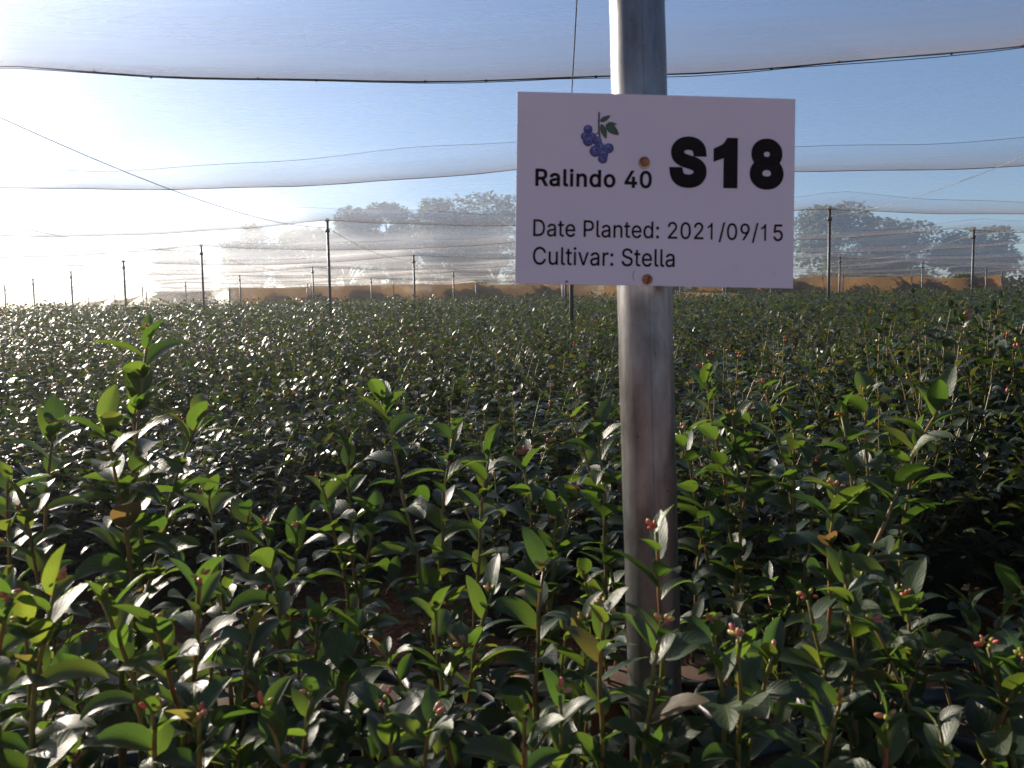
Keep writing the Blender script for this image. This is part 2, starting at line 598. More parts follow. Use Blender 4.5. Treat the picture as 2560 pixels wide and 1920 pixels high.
strip_labels = {
    0: 'white shade net strip overhead nearest the camera, behind the sign top',
    1: 'broad white net strip across the picture top, ending in a thick black hem rope',
    2: 'pale shade net strip hanging just beyond the black hem rope, second from the top',
    3: 'third shade net strip from the top, ending at the tall lone post',
    4: 'fourth shade net strip from the top, in front of the hazy tree tops',
    5: 'fifth shade net strip from the top, crossing the tree crowns',
    6: 'sixth shade net strip from the top, thin band over the trees',
    7: 'seventh shade net strip from the top, narrow pale band low over the field',
    8: 'eighth shade net strip from the top, very narrow pale band',
    9: 'ninth shade net strip from the top, last but one above the brown net wall',
    10: 'farthest shade net strip, joining the top of the brown net wall',
}
for k in range(-1, 11):
    x = np.linspace(-48, 36, 253)
    t = np.concatenate([np.linspace(0, 0.9, 12), [0.93, 0.96, 0.98, 1.0]])
    y_a, y_b = row_y(k - 1) - 0.30 * S, row_y(k)
    za = row_wire_z(k - 1, x) + 0.05 + 0.03 * np.sin(x * 0.9 + k) + 0.015 * np.sin(x * 2.7 + 2 * k)
    zb = row_wire_z(k, x) + 0.006 * np.sin(x * 3.1 + k)
    T, X = np.meshgrid(t, x, indexing='ij')
    Y = y_a + (y_b - y_a) * T + 0.05 * np.sin(X * 0.8 + k * 2) * (1 - T)
    mid = 0.06 * np.sin(np.pi * T)
    Z = za * (1 - T) + zb * T - mid + 0.08 * np.clip((T - 0.0) / 0.8, 0, 1) * (1 - np.clip((T - 0.86) / 0.14, 0, 1))
    Z += 0.012 * np.sin(X * 1.3 + Y * 2.1) * np.sin(np.pi * T)
    n = len(x)
    ii = np.arange(len(t) - 1)[:, None] * n + np.arange(n - 1)[None]
    f = np.stack([ii, ii + n, ii + n + 1, ii + 1], -1).reshape(-1, 4)
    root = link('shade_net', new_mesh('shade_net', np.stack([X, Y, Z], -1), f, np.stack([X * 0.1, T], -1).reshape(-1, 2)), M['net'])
    tag(root, strip_labels.get(k, 'white shade net strip overhead behind the camera'), 'shade net', 'overhead shade net strips')
    mb = MB()
    rad = {0: 0.006, 1: 0.0055, 2: 0.0045}.get(k, 0.004)
    mb.tube(np.stack([x, np.full_like(x, y_b), zb - 0.004], -1), rad * (1 + 0.25 * np.sin(x * 9.0) * np.sin(x * 1.7)), 5)
    if k == 1:                                       # a slack second rope clipped along the near hem
        xx = np.linspace(-12, 12, 500)
        zz = np.interp(xx, x, zb) - 0.014 - 0.014 * np.abs(np.sin(xx * 1.9)) * (0.5 + 0.5 * np.sin(xx * 0.7))
        mb.tube(np.stack([xx, np.full_like(xx, y_b - 0.01), zz], -1), 0.003, 5)
        for q in np.arange(-6, 6, 0.62):
            zq = float(np.interp(q, x, zb))
            mb.ball((q + 0.1 * math.sin(q * 5), y_b, zq - 0.004), 0.011, 6, 4)
    mb.build('hem_rope', M['cord'], root)
    if k >= 3:
        mb = MB()
        mb.tube(np.stack([x, Y[0], za], -1), 0.0026, 4)
        mb.build('edge_cord', M['wire'], root)


def post(xc, yc, top, r, label, group='slim posts holding up the net'):
    gz_ = float(ground_z(xc, yc))
    root = thing('support_post', label, 'post', (xc, yc, gz_), group)
    h = top - gz_
    lean = random.uniform(-0.006, 0.006) * h
    mb = MB()
    mb.tube([(0, 0, -0.05), (lean * 0.5, 0, h * 0.5), (lean, 0, h)], r, 10)
    mb.build('shaft', M['dark_post'], root)
    mb = MB()
    mb.lathe([(r * 1.01, -0.02), (r * 1.5, -0.01), (r * 1.55, 0.025), (r * 0.8, 0.04), (0.001, 0.042)], 10, (lean, 0, h - 0.03))
    mb.build('post_cap', M['dark_post'], root)
    mb = MB()
    mb.lathe([(r * 1.02, -0.03), (r * 1.6, -0.03), (r * 1.6, 0.03), (r * 1.02, 0.03)], 10, (lean, 0, h - 0.22))
    mb.build('wire_clamp', M['dark_post'], root)
    return root


post_labels = {
    (-1, 3): 'tallest slim dark post left of the sign, standing alone before the hazy trees',
    (-2, 4): 'dark post second tallest of the left diagonal line, before the palest tree',
    (-3, 5): 'third post of the left diagonal line, over the pale triangular nets',
    (-4, 6): 'fourth post of the left diagonal line, standing against white sky',
    (-5, 7): 'fifth post of the left diagonal line, short against white sky',
    (-6, 8): 'sixth and leftmost post of the diagonal line at the picture edge',
    (-1, 5): 'medium dark post half way between the tall lone post and the sign',
    (-1, 7): 'short post before the brown net wall, just left of the sign',
    (-1, 1): 'slim near post carrying the thick black hem rope at its left end',
    (1, 1): 'slim near post carrying the thick black hem rope at its right end',
    (-2, 2): 'slim post under the left end of the second net hem',
    (2, 2): 'slim post under the right end of the second net hem',
    (0, 2): 'thickest slim post directly under the lower left of the sign',
    (1, 3): 'tallest slim post right of the sign, crossed by a pale wire',
    (2, 4): 'tall post near the right edge beside the opening to the sky',
    (2, 6): 'short post just right of the tallest post beyond the sign',
    (3, 7): 'short post midway between the two tall posts right of the sign',
}
for k in range(0, 10):
    for c in range(-9, 7):
        if (c + k) % 2 or (c == 0 and k == 0):
            continue
        x, y = X0 + c * S, row_y(k)
        top = NET_Z + {1: 0.13, 2: 0.09}.get(k, 0.0) + 0.02
        if y < 2:
            continue
        if abs(x + 0.06 * y) > y * 0.72 + 0.5:
            continue
        lab = post_labels.get((c, k))
        if lab is None:
            lab = ('thin far post against the white sky at far left' if x < -0.5 * y else
                   'thin far post in front of the brown net wall' if x < 0 else 'thin far post seen close to the sign post' if x < 1 else
                   'thin far post in front of the net wall right of the sign')
        if k == 1:
            x += 0.16 * c
        if c > 0:
            x += 0.27 * c
        post(x, y, top, 0.027 if k < 5 else 0.03, lab)

# wires that run away from the camera along the columns
for c, label in [(-3, 'faint wire sloping down over the far left posts'), (-2, 'thin wire sloping down from the left edge to the second post'),
                 (-1, 'dark wire sloping from the left edge across the nets to the tall lone post'),
                 (0, 'single thin wire coming straight down to the sign top from above'),
                 (1, 'pale wire rising from the right hand tall post to the right edge'),
                 (2, 'thin pale wire reaching the tall post at far right')]:
    mb = MB()
    x = X0 + c * S - (0.0 if c else 0.045) + 0.27 * max(0, c)
    rows = [k for k in range(-2, 10) if (c + k) % 2 == 0]
    pts = []
    for a, b in zip(rows[:-1], rows[1:]):
        for t in np.linspace(0, 1, 14, endpoint=False):
            y = row_y(a + (b - a) * t)
            z = NET_Z + 0.08 * max(0.0, 1 - max(0.0, y - 6) / 6) - 0.14 - 0.18 * 4 * t * (1 - t)
            if c == 0:
                z += 0.1
            if c == -1:
                z -= 0.17 * max(0.0, 1 - abs(y - row_y(1)) / (2 * S))
            pts.append((x, y, z))
    mb.tube(pts, 0.0042, 5)
    o = mb.build('support_wire', M['wire'])
    tag(o, label, 'wire', 'wires along the post lines')

# ------------------------------------------------------------------ brown net walls at the far end
YW = row_y(9.15)


def net_curtain(name, pts, mat_, parent, depth=1.5, sag=0.45, seed=0, lean=0.45, pitch=True):
    """A net wall panel hung between two post tops: it sags in the middle and leans outward to the ground."""
    (xa, ya, za), (xb, yb, zb) = pts
    L = math.hypot(xb - xa, yb - ya)
    nu, nv = 24, 14
    u = np.linspace(0, 1, nu)
    v = np.linspace(0, 1, nv)
    U, V = np.meshgrid(u, v, indexing='ij')
    X = xa + (xb - xa) * U
    Y = ya + (yb - ya) * U
    top = za + (zb - za) * U - sag * 4 * U * (1 - U)
    bot = ground_z(X, Y) - 0.05
    nxv, nyv = -(yb - ya) / L, (xb - xa) / L
    r = np.random.default_rng(seed)
    bulge = lean * (1 - (1 - V) ** 1.6) * -1 + 0.10 * np.sin(U * 9 + seed) * np.sin(V * 3.1) + 0.45 * np.exp(-(U / 0.10) ** 2) * V * (1 - V) * 2
    Z = top * (1 - V) + bot * V
    X = X + nxv * bulge
    Y = Y + nyv * bulge
    ii = np.arange(nu - 1)[:, None] * nv + np.arange(nv - 1)[None]
    f = np.stack([ii, ii + nv, ii + nv + 1, ii + 1], -1).reshape(-1, 4)
    return link(name, new_mesh(name, np.stack([X, Y, Z], -1), f), mat_, parent)


wt = NET_Z - 0.1
w1 = thing('net_wall', 'long brown net wall closing the far end of the field, sagging between posts', 'net wall', (0, 0, 0), 'brown net walls')
for c in range(-4, 8):
    xa, xb = X0 + c * S, X0 + (c + 1) * S
    if c == 5:
        continue
    net_curtain('net_panel', [(xa, YW, wt + random.uniform(-.1, .1)), (xb, YW, wt + random.uniform(-.1, .1))], M['wall_net'], w1, sag=random.uniform(0.04, 0.2), seed=c + 20)
mb = MB()
xx = np.linspace(X0 - 4 * S, X0 + 5 * S, 120)
mb.tube(np.stack([xx, np.full_like(xx, YW - 0.45), ground_z(xx, YW + 0 * xx) + 1.12 + 0.06 * np.sin(xx * 1.3)], -1), 0.03, 5)
mb.build('seam_cord', M['wall_net'], w1)
w2 = thing('net_wall', 'pale net side wall of pitched triangular panels running off to the far left', 'net wall', (0, 0, 0), 'brown net walls')
for i in range(6):
    xa, ya = X0 - 4 * S - i * 4.6, YW + i * 4.4
    xb, yb = X0 - 4 * S - (i + 1) * 4.6, YW + (i + 1) * 4.4
    za = wt + 0.1
    net_curtain('net_panel', [(xb, yb, za - 0.3), (xa, ya, za)], M['pale_net' if i in (0, 1) else 'wall_net'], w2, sag=0.12, seed=i + 50, lean=2.2)
    mb = MB()
    mb.tube([(xa, ya, 0.8), (xa, ya, za + 0.1)], 0.035, 8)
    mb.build('wall_post', M['dark_post'], w2)
for c in range(-4, 6):
    mb = MB()
    mb.tube([(X0 + c * S, YW - 0.06, 0.8), (X0 + c * S, YW - 0.06, wt + 0.15)], 0.035, 8)
    mb.build('wall_post', M['dark_post'], w1)

# the lighter tan screen in front of the wall, and the small plate on a post
M['tan_net'] = net_material('tan_screen', (0.3, 0.21, 0.085), 0.88, 0.55, 0.06, 0.08)
a, b = P(1690, 728, 36), P(1850, 732, 36)
ts = thing('net_screen', 'low yellow tan net screen standing before the brown wall right of the sign post', 'screen')
net_curtain('screen_net', [(a.x, a.y, a.z), (b.x, b.y, b.z)], M['tan_net'], ts, sag=0.02, lean=0.1, seed=3)
mb = MB()
for q in (a, b):
    mb.tube([(q.x, q.y - 0.03, 0.8), (q.x, q.y - 0.03, q.z + 0.05)], 0.04, 8)
mb.tube([(a.x, a.y - 0.03, a.z), (b.x, b.y - 0.03, b.z)], 0.03, 8)
mb.build('screen_frame', M['bark'], ts)
q = P(1800, 744, 34)
mb = MB().box((q.x - 0.3, q.y, q.z - 0.12), (q.x + 0.3, q.y + 0.015, q.z + 0.12))
pl = thing('row_marker', 'small white blank plate on a thin far stake by the tan screen', 'sign', (0, 0, 0))
mb.build('plate', simple('far_plate', (0.6, 0.62, 0.68), 0.5), pl, smooth=False)
q2 = MB().tube([(q.x + 0.15, q.y + 0.06, 0.8), (q.x + 0.15, q.y + 0.06, q.z + 0.95)], 0.04, 8).build('stake', M['dark_post'], pl)

# ------------------------------------------------------------------ the near post and the sign
def galv():
    m, nt, out = mat('galvanised_steel')
    co = objco(nt)
    st = noise(nt, 1.0, 5, objco(nt, (22, 22, 2.6)), 0.65)
    sp = noise(nt, 9, 6, co, 0.7)
    c1 = ramp(nt, st, [(0.3, (0.115, 0.118, 0.124)), (0.5, (0.19, 0.193, 0.2)), (0.7, (0.3, 0.305, 0.315))])
    rust = ramp(nt, math_(nt, 'MULTIPLY', sp, st), [(0.22, (0, 0, 0)), (0.36, (1, 1, 1))])
    mx = nt.nodes.new('ShaderNodeMixRGB')
    mx.inputs[2].default_value = (0.21, 0.18, 0.165, 1)
    nt.links.new(math_(nt, 'MULTIPLY', rust, 0.55), mx.inputs[0])
    nt.links.new(c1, mx.inputs[1])
    ro = ramp(nt, sp, [(0.3, (0.32, 0.32, 0.32)), (0.7, (0.44, 0.44, 0.44))])
    pit = ramp(nt, noise(nt, 1.0, 3, objco(nt, (80, 80, 40)), 0.6), [(0.26, (1, 1, 1)), (0.31, (0, 0, 0))])
    bl = ramp(nt, noise(nt, 1.0, 4, objco(nt, (16, 16, 7)), 0.6), [(0.34, (0.52, 0.48, 0.47)), (0.5, (0.88, 0.87, 0.88)), (0.66, (1.12, 1.12, 1.15))])
    mb_ = nt.nodes.new('ShaderNodeMixRGB')
    mb_.blend_type = 'MULTIPLY'
    mb_.inputs[0].default_value = 1.0
    nt.links.new(mx.outputs[0], mb_.inputs[1])
    nt.links.new(bl, mb_.inputs[2])
    sp3 = nt.nodes.new('ShaderNodeSeparateXYZ')
    nt.links.new(objco(nt), sp3.inputs[0])
    lean_x = math_(nt, 'SUBTRACT', sp3.outputs[0], math_(nt, 'MULTIPLY', sp3.outputs[2], POST_SLOPE))
    dist = math_(nt, 'ABSOLUTE', math_(nt, 'SUBTRACT', lean_x, math_(nt, 'ADD', 0.003, math_(nt, 'MULTIPLY', math_(nt, 'SUBTRACT', st, 0.5), 0.004))))
    front = math_(nt, 'LESS_THAN', math_(nt, 'SUBTRACT', sp3.outputs[1], math_(nt, 'MULTIPLY', sp3.outputs[2], POST_LEAN)), 0.0)
    seam = math_(nt, 'MULTIPLY', math_(nt, 'SUBTRACT', 1.0, math_(nt, 'MULTIPLY', dist, 420.0), clamp=True), math_(nt, 'MULTIPLY', front, sp))
    mx = mb_
    pit = math_(nt, 'MAXIMUM', pit, seam)
    m2 = nt.nodes.new('ShaderNodeMixRGB')
    m2.inputs[2].default_value = (0.05, 0.04, 0.035, 1)
    nt.links.new(math_(nt, 'MULTIPLY', pit, 0.75), m2.inputs[0])
    nt.links.new(mx.outputs[0], m2.inputs[1])
    mx = m2
    principled(nt, out, mx.outputs[0], ro, 0.85, 0.5, bump(nt, math_(nt, 'ADD', st, sp), 0.15, 0.004))
    return m


ptop, pbot = P(1592, 0, 1.50), P(1631, 1500, 1.56)
d = (ptop - pbot).normalized()
base = pbot - d * ((pbot.z + 0.1) / d.z)
head = pbot + d * ((NET_Z + 0.05 - pbot.z) / d.z)
sp_ = thing('sign_post', 'thick weathered grey steel pipe post carrying the white sign', 'post', tuple(base))
POST_SLOPE = (head - base).x / (head - base).z
POST_LEAN = (head - base).y / (head - base).z
M['galv'] = galv()
mb = MB()
npts = 60
mb.tube([tuple((head - base) * (i / npts)) for i in range(npts + 1)], 0.0520 + 0.0004 * np.sin(np.arange(npts + 1) * 1.7), 40)
mb.build('shaft', M['galv'], sp_)
dd = head - base
mb = MB()
clampc = dd * 0.985
mb.lathe([(0.053, -0.03), (0.06, -0.03), (0.06, 0.03), (0.053, 0.03)], 32, tuple(clampc))
mb.build('wire_clamp', M['dark_post'], sp_)

# sign frame: centre, axes
ZS = 1.425
SW, SH = 0.4995, 0.340
c3 = cam_rot.to_3x3()
r_, u_, b_ = c3.col[0].copy(), c3.col[1].copy(), c3.col[2].copy()     # right, up, towards the viewer
yaw = R_(2.2)
ex = (r_ * math.cos(yaw) - b_ * math.sin(yaw)).normalized()
ex = (Matrix.Rotation(R_(-0.75), 3, b_) @ ex).normalized()
ez = (Matrix.Rotation(R_(-0.2), 3, b_) @ u_)
ez = (ez - ex * ez.dot(ex) * 0.5).normalized()
en = ex.cross(ez).normalized() * 1.0
if en.dot(b_) < 0:
    en = -en
ez2 = en.cross(ex).normalized()
cen = P(1641, 476, ZS)
SM = Matrix(((ex.x, ez2.x, en.x, cen.x), (ex.y, ez2.y, en.y, cen.y), (ex.z, ez2.z, en.z, cen.z), (0, 0, 0, 1)))


def bend(x):
    return -0.0015 * (x / (SW / 2)) ** 2


def sign_paint():
    m, nt, out = mat('sign_face')
    co = objco(nt)
    f = noise(nt, 5, 5, co)
    g2 = noise(nt, 120, 3, co)
    c = ramp(nt, f, [(0.3, (0.67, 0.68, 0.82)), (0.7, (0.72, 0.73, 0.87))])
    sp2 = ramp(nt, noise(nt, 26, 2, co, 0.4), [(0.72, (1, 1, 1)), (0.8, (0.75, 0.72, 0.72))])
    mx = nt.nodes.new('ShaderNodeMixRGB')
    mx.blend_type = 'MULTIPLY'
    mx.inputs[0].default_value = 0.6
    nt.links.new(c, mx.inputs[1])
    nt.links.new(sp2, mx.inputs[2])
    principled(nt, out, mx.outputs[0], 0.6, 0, 0.2)
    return m


M['sign'] = sign_paint()
M['ink'] = simple('black_ink', (0.010, 0.009, 0.011), 0.75, spec=0.1, vary=0.1)
nx_, nz_ = 25, 9
gx_ = np.linspace(-SW / 2, SW / 2, nx_)
gz_ = np.linspace(-SH / 2, SH / 2, nz_)
A, B = np.meshgrid(gx_, gz_, indexing='ij')
fr = np.stack([A, B, bend(A)], -1).reshape(-1, 3)
bk = fr - [0, 0, 0.003]
n0 = nx_ * nz_
ii = (np.arange(nx_ - 1)[:, None] * nz_ + np.arange(nz_ - 1)[None])
ff = np.stack([ii, ii + nz_, ii + nz_ + 1, ii + 1], -1).reshape(-1, 4)
edge = []
loop = [i * nz_ for i in range(nx_)] + [(nx_ - 1) * nz_ + j for j in range(1, nz_)] + [i * nz_ + nz_ - 1 for i in range(nx_ - 2, -1, -1)] + [j for j in range(nz_ - 2, 0, -1)]
for a, b in zip(loop, loop[1:] + loop[:1]):
    edge.append((b, a, a + n0, b + n0))
mb = MB().add(np.concatenate([fr, bk]), [ff, ff[:, ::-1] + n0, np.array(edge)])
board = mb.build('sign_board', M['sign'], None, smooth=False)
board.matrix_world = SM
tag(board, 'white rectangular field sign reading S18 with blueberry picture, bolted to the steel post', 'sign')


def sx(u):
    return (u - 0.5) * SW


def sy(v):
    return (0.5 - v) * SH


# letter outlines (advance, closed outlines in thousandths of an em)
GLYPHS = {
    ' ': [188,[]],
    '/': [249,[[235,533,71,-76,14,-76,178,533]]],
    '0': [453,[[227,-7,199,-5,174,1,151,11,130,24,111,41,95,62,80,86,69,113,60,144,53,178,49,214,48,254,49,294,53,330,60,364,69,395,81,422,95,447,112,467,130,484,151,498,174,508,200,514,227,516,254,514,279,508,302,498,323,484,342,467,358,447,372,422,384,395,393,364,400,330,404,294,405,254,404,214,400,178,393,144,384,113,373,86,359,62,342,41,323,24,302,11,279,1,254,-5],[227,50,245,51,261,56,276,63,290,74,303,87,313,103,323,122,330,144,336,168,340,194,343,223,344,254,343,285,340,314,336,341,330,365,323,387,313,405,303,422,290,435,276,446,261,453,245,458,227,460,209,458,192,453,177,446,163,435,151,422,140,405,131,387,123,365,117,341,113,314,110,285,109,254,110,223,113,194,117,168,123,144,131,122,140,103,151,87,163,74,177,63,192,56,209,51]]],
    '1': [453,[[250,0,250,512,214,512,194,474,152,432,84,396,84,346,136,368,198,408,198,0]]],
    '2': [453,[[64,0,64,47,234,229,282,282,291,294,299,305,305,316,311,327,315,337,318,348,320,360,320,371,319,385,317,397,313,408,308,419,301,428,293,436,283,443,273,449,262,454,250,457,237,459,224,460,209,459,196,457,184,453,172,447,162,441,153,433,145,424,139,413,134,402,130,390,128,376,127,362,66,362,67,384,71,405,77,424,86,442,98,459,111,473,126,486,143,496,162,505,182,511,203,514,225,516,247,514,268,511,288,505,306,497,323,486,337,474,350,461,361,445,370,428,376,411,380,392,381,372,380,358,378,345,375,331,371,318,365,304,357,290,347,275,336,259,322,241,306,223,288,202,267,180,153,60,153,57,389,57,389,0]]],
    '4': [453,[[40,105,40,158,247,509,311,509,109,166,109,163,413,163,413,105],[282,0,282,121,282,146,282,318,343,318,343,0]]],
    '5': [453,[[221,-7,199,-6,178,-2,159,3,140,11,123,21,108,32,94,45,83,60,73,76,66,93,62,111,60,130,122,130,124,119,127,108,132,98,138,89,145,80,154,73,163,66,173,60,184,56,196,52,208,50,221,50,236,51,250,53,264,58,276,64,288,72,298,82,307,92,314,104,320,117,324,131,327,146,328,162,327,178,324,193,320,208,314,221,306,233,297,244,286,254,275,262,262,269,248,273,233,276,218,277,205,276,192,275,180,272,167,268,156,264,145,258,136,252,128,246,67,253,96,509,366,509,366,452,151,452,134,301,136,301,145,308,155,315,166,320,178,325,190,329,203,331,216,333,229,334,247,333,263,330,279,326,294,321,308,314,321,306,334,296,345,285,355,273,364,260,372,246,379,231,384,215,388,199,390,181,391,163,390,139,385,117,379,95,369,76,357,57,343,41,327,27,309,15,289,6,268,-1,245,-5]]],
    '8': [453,[[226,-7,201,-6,178,-2,156,3,136,11,117,21,101,33,86,47,74,62,64,78,57,96,53,115,52,135,53,151,55,166,59,181,65,195,72,208,81,220,90,231,101,241,113,249,125,256,139,261,153,265,153,267,135,273,119,282,105,293,93,308,83,324,76,342,72,360,70,380,72,399,75,417,82,434,90,450,101,464,114,477,129,488,146,498,164,506,184,511,204,514,226,516,248,514,269,511,288,506,306,498,323,488,337,477,350,464,361,450,370,434,377,417,380,399,382,380,380,361,376,342,369,324,359,308,347,293,333,282,318,273,300,267,300,265,314,261,327,256,339,249,351,241,362,231,372,220,380,208,387,195,393,181,397,166,400,151,401,135,399,115,395,96,388,78,378,62,366,47,352,33,335,21,317,11,296,3,275,-2,251,-6],[226,49,243,50,258,52,272,55,285,60,296,66,307,74,315,82,323,91,329,102,333,113,336,126,337,139,336,152,333,165,329,177,322,189,314,199,305,208,295,216,283,223,270,228,256,232,242,234,226,235,211,234,196,232,182,228,169,223,157,216,147,208,138,199,130,189,123,177,119,165,116,152,115,139,116,126,119,113,123,102,129,91,136,82,145,74,156,66,167,60,180,55,195,52,210,50],[226,290,239,290,252,292,263,296,274,300,284,306,293,313,300,321,307,330,312,341,316,351,318,363,319,376,318,388,316,399,313,410,308,420,301,429,294,437,285,444,275,449,264,454,252,457,240,459,226,460,213,459,200,457,188,454,177,449,167,444,159,437,151,429,145,420,139,410,136,399,134,388,133,376,134,363,136,351,139,341,145,330,151,321,159,313,168,306,178,300,189,296,201,292,213,290]]],
    '9': [453,[[226,516,249,514,271,510,291,503,310,494,328,482,343,468,356,452,368,434,377,414,384,393,388,371,389,347,388,328,385,309,380,290,373,270,363,248,350,224,334,197,315,168,200,0,130,0,301,248,307,248,287,221,257,202,248,199,238,196,228,195,218,195,195,196,175,199,155,206,137,214,121,225,106,237,94,252,83,269,74,287,68,307,65,329,64,352,65,375,69,397,75,417,85,436,96,454,110,469,125,483,143,494,162,504,182,510,203,514],[226,460,212,459,199,457,186,452,174,446,163,438,154,429,145,419,138,407,133,395,129,381,126,367,125,352,126,336,129,322,133,308,138,295,145,284,154,274,163,265,174,257,186,251,199,247,212,244,226,243,240,244,254,247,267,251,279,257,289,265,299,273,307,284,314,295,320,308,324,321,327,335,327,350,327,366,324,381,320,394,314,407,307,419,299,429,290,438,279,446,267,452,254,457,241,459]]],
    ':': [188,[[95,-4,86,-4,78,-1,70,3,63,9,57,16,53,24,50,32,50,41,50,50,53,59,57,66,63,73,70,79,78,83,86,86,95,87,104,86,113,83,121,79,128,73,134,66,138,59,140,50,141,41,140,32,138,24,134,16,128,9,121,3,113,-1,104,-4],[95,271,86,272,78,274,70,278,63,284,57,291,53,299,50,307,50,316,50,325,53,334,57,342,63,349,70,354,78,359,86,361,95,362,104,361,113,359,121,354,128,349,134,342,138,334,140,325,141,316,140,307,138,299,134,291,128,284,121,278,113,274,104,272]]],
    'C': [510,[[267,-7,235,-5,205,1,177,11,150,25,126,42,104,63,86,88,70,115,57,146,48,179,42,215,40,254,42,293,48,329,57,362,70,393,86,421,104,445,126,466,150,484,177,498,205,508,235,514,267,516,286,515,305,513,323,509,340,504,357,498,373,490,388,481,402,471,415,460,427,447,438,433,448,418,456,402,463,385,469,367,473,348,408,348,405,361,401,373,395,384,389,395,382,404,375,413,366,421,357,428,348,435,337,440,327,445,315,449,304,452,292,454,280,455,267,456,245,454,223,450,203,443,184,432,166,419,150,403,137,385,125,364,116,340,109,314,105,285,103,254,105,223,109,194,116,168,125,145,137,123,151,105,166,89,184,76,203,66,223,59,245,54,267,53,280,53,292,55,304,57,315,60,327,64,337,69,348,74,357,81,366,88,375,96,382,105,389,114,395,125,401,136,405,148,408,160,473,160,469,142,463,124,457,107,448,91,438,76,428,62,416,49,402,38,388,28,373,19,357,11,341,5,323,0,305,-4,286,-6]]],
    'D': [502,[[219,0,96,0,96,57,215,57,244,58,272,63,296,70,318,81,337,94,354,110,368,128,379,149,388,172,394,198,398,226,399,255,398,285,394,312,388,337,379,361,368,381,354,399,338,415,320,428,299,438,275,446,249,450,221,452,93,452,93,509,225,509,261,507,294,501,325,492,353,478,377,461,399,441,418,418,433,391,446,361,455,329,460,293,462,255,460,217,455,181,446,149,433,119,417,92,398,68,376,48,351,31,322,17,291,8,256,2],[125,509,125,0,60,0,60,509]]],
    'P': [445,[[60,0,60,509,235,509,263,507,289,503,312,497,332,487,350,476,366,462,379,447,390,430,398,411,404,391,407,370,409,348,407,325,404,304,398,284,390,265,379,248,366,233,350,219,332,207,312,198,289,191,263,187,235,186,109,186,109,242,233,242,252,243,269,246,284,250,297,256,308,264,318,272,327,282,333,294,338,306,342,319,344,333,344,348,344,362,342,376,338,389,333,402,326,413,318,423,308,431,297,439,284,444,268,449,251,451,232,452,125,452,125,0]]],
    'R': [449,[[60,0,60,509,236,509,264,507,290,504,313,497,333,489,351,478,367,465,380,450,390,433,399,415,405,395,408,374,409,352,408,330,405,309,399,290,390,271,380,255,367,240,351,228,333,217,312,209,289,203,264,199,236,198,96,198,96,255,234,255,252,256,269,258,284,262,298,267,309,273,319,281,327,290,334,300,339,312,342,324,344,338,345,352,344,367,342,380,339,393,334,405,327,415,319,425,309,433,298,440,284,445,269,449,252,451,233,452,125,452,125,0],[353,0,230,229,303,229,428,0]]],
    'S': [447,[[224,-9,197,-8,172,-4,149,1,128,9,108,19,91,31,76,45,64,60,54,77,46,96,41,115,38,137,104,137,107,123,110,110,116,98,123,88,132,79,142,71,154,64,166,59,180,55,194,52,209,50,224,49,241,50,257,52,272,55,286,60,299,66,311,74,321,82,329,92,336,102,341,114,345,126,346,139,345,151,342,161,338,171,332,179,325,186,316,193,307,199,296,205,245,222,184,239,154,249,128,260,105,274,86,289,71,307,60,326,54,348,52,372,53,393,58,413,65,431,75,448,87,463,102,476,119,488,138,498,158,506,180,511,203,514,227,516,252,514,275,511,296,505,316,498,334,488,351,476,365,463,377,449,387,433,394,415,399,397,401,378,337,378,334,396,326,412,316,426,302,437,286,447,267,453,247,457,225,459,209,458,194,456,180,452,167,448,156,442,145,435,136,427,129,418,123,409,118,398,116,387,115,376,116,363,119,352,124,342,131,334,139,326,148,319,158,313,169,308,212,293,264,279,312,264,324,258,336,252,347,245,359,238,369,229,379,220,387,209,395,198,401,185,405,171,407,155,408,139,407,118,403,99,396,81,386,64,374,48,360,34,343,21,323,11,302,2,278,-4,252,-8]]],
    'a': [389,[[160,-9,142,-8,126,-5,110,-1,94,5,80,12,68,22,57,32,48,45,40,58,35,73,31,90,30,108,31,123,34,138,38,150,43,161,50,171,58,179,67,187,78,193,89,199,100,203,112,207,125,211,178,220,234,227,265,235,276,255,276,257,275,268,273,279,271,288,267,297,262,304,256,311,248,317,240,322,230,326,220,329,208,330,196,331,183,330,171,329,159,326,149,322,118,301,100,274,41,291,48,308,57,322,67,335,79,346,91,355,104,364,118,370,133,375,148,379,163,382,179,384,194,384,239,379,251,376,263,372,275,367,286,360,296,353,306,343,315,333,322,320,329,306,333,290,336,272,337,251,337,0,277,0,277,52,272,52,252,25,244,18,236,12,226,6,215,1,203,-3,190,-6,176,-8],[170,45,187,46,202,49,216,53,228,59,239,66,248,74,257,83,263,93,269,104,272,115,275,126,276,138,276,190,259,182,231,176,200,171,175,168,134,159,125,155,117,150,110,145,103,139,98,132,95,124,93,115,92,105,92,95,94,87,98,79,102,72,107,66,114,61,121,56,130,52,139,49,149,47,159,46]]],
    'd': [424,[[195,-8,172,-7,151,-2,130,5,111,16,94,29,79,45,66,64,55,84,46,108,39,133,35,160,34,189,35,218,39,245,46,270,55,293,66,313,79,332,95,347,112,361,131,371,151,378,173,383,196,384,213,384,228,381,241,378,253,373,263,367,272,360,280,353,287,346,306,319,311,319,311,509,372,509,372,0,313,0,313,59,307,59,287,31,280,24,272,17,263,10,252,4,241,-1,227,-5,212,-7],[205,47,221,48,236,51,250,57,263,65,274,75,284,86,293,100,299,115,305,132,309,150,311,169,312,189,311,210,309,229,305,247,300,263,293,278,284,291,275,302,263,312,251,320,237,325,221,329,205,330,187,329,172,325,157,319,145,311,133,301,124,290,115,276,108,261,103,245,99,227,97,209,96,189,97,170,99,151,103,133,109,117,115,101,124,88,134,76,145,66,158,57,172,51,188,48]]],
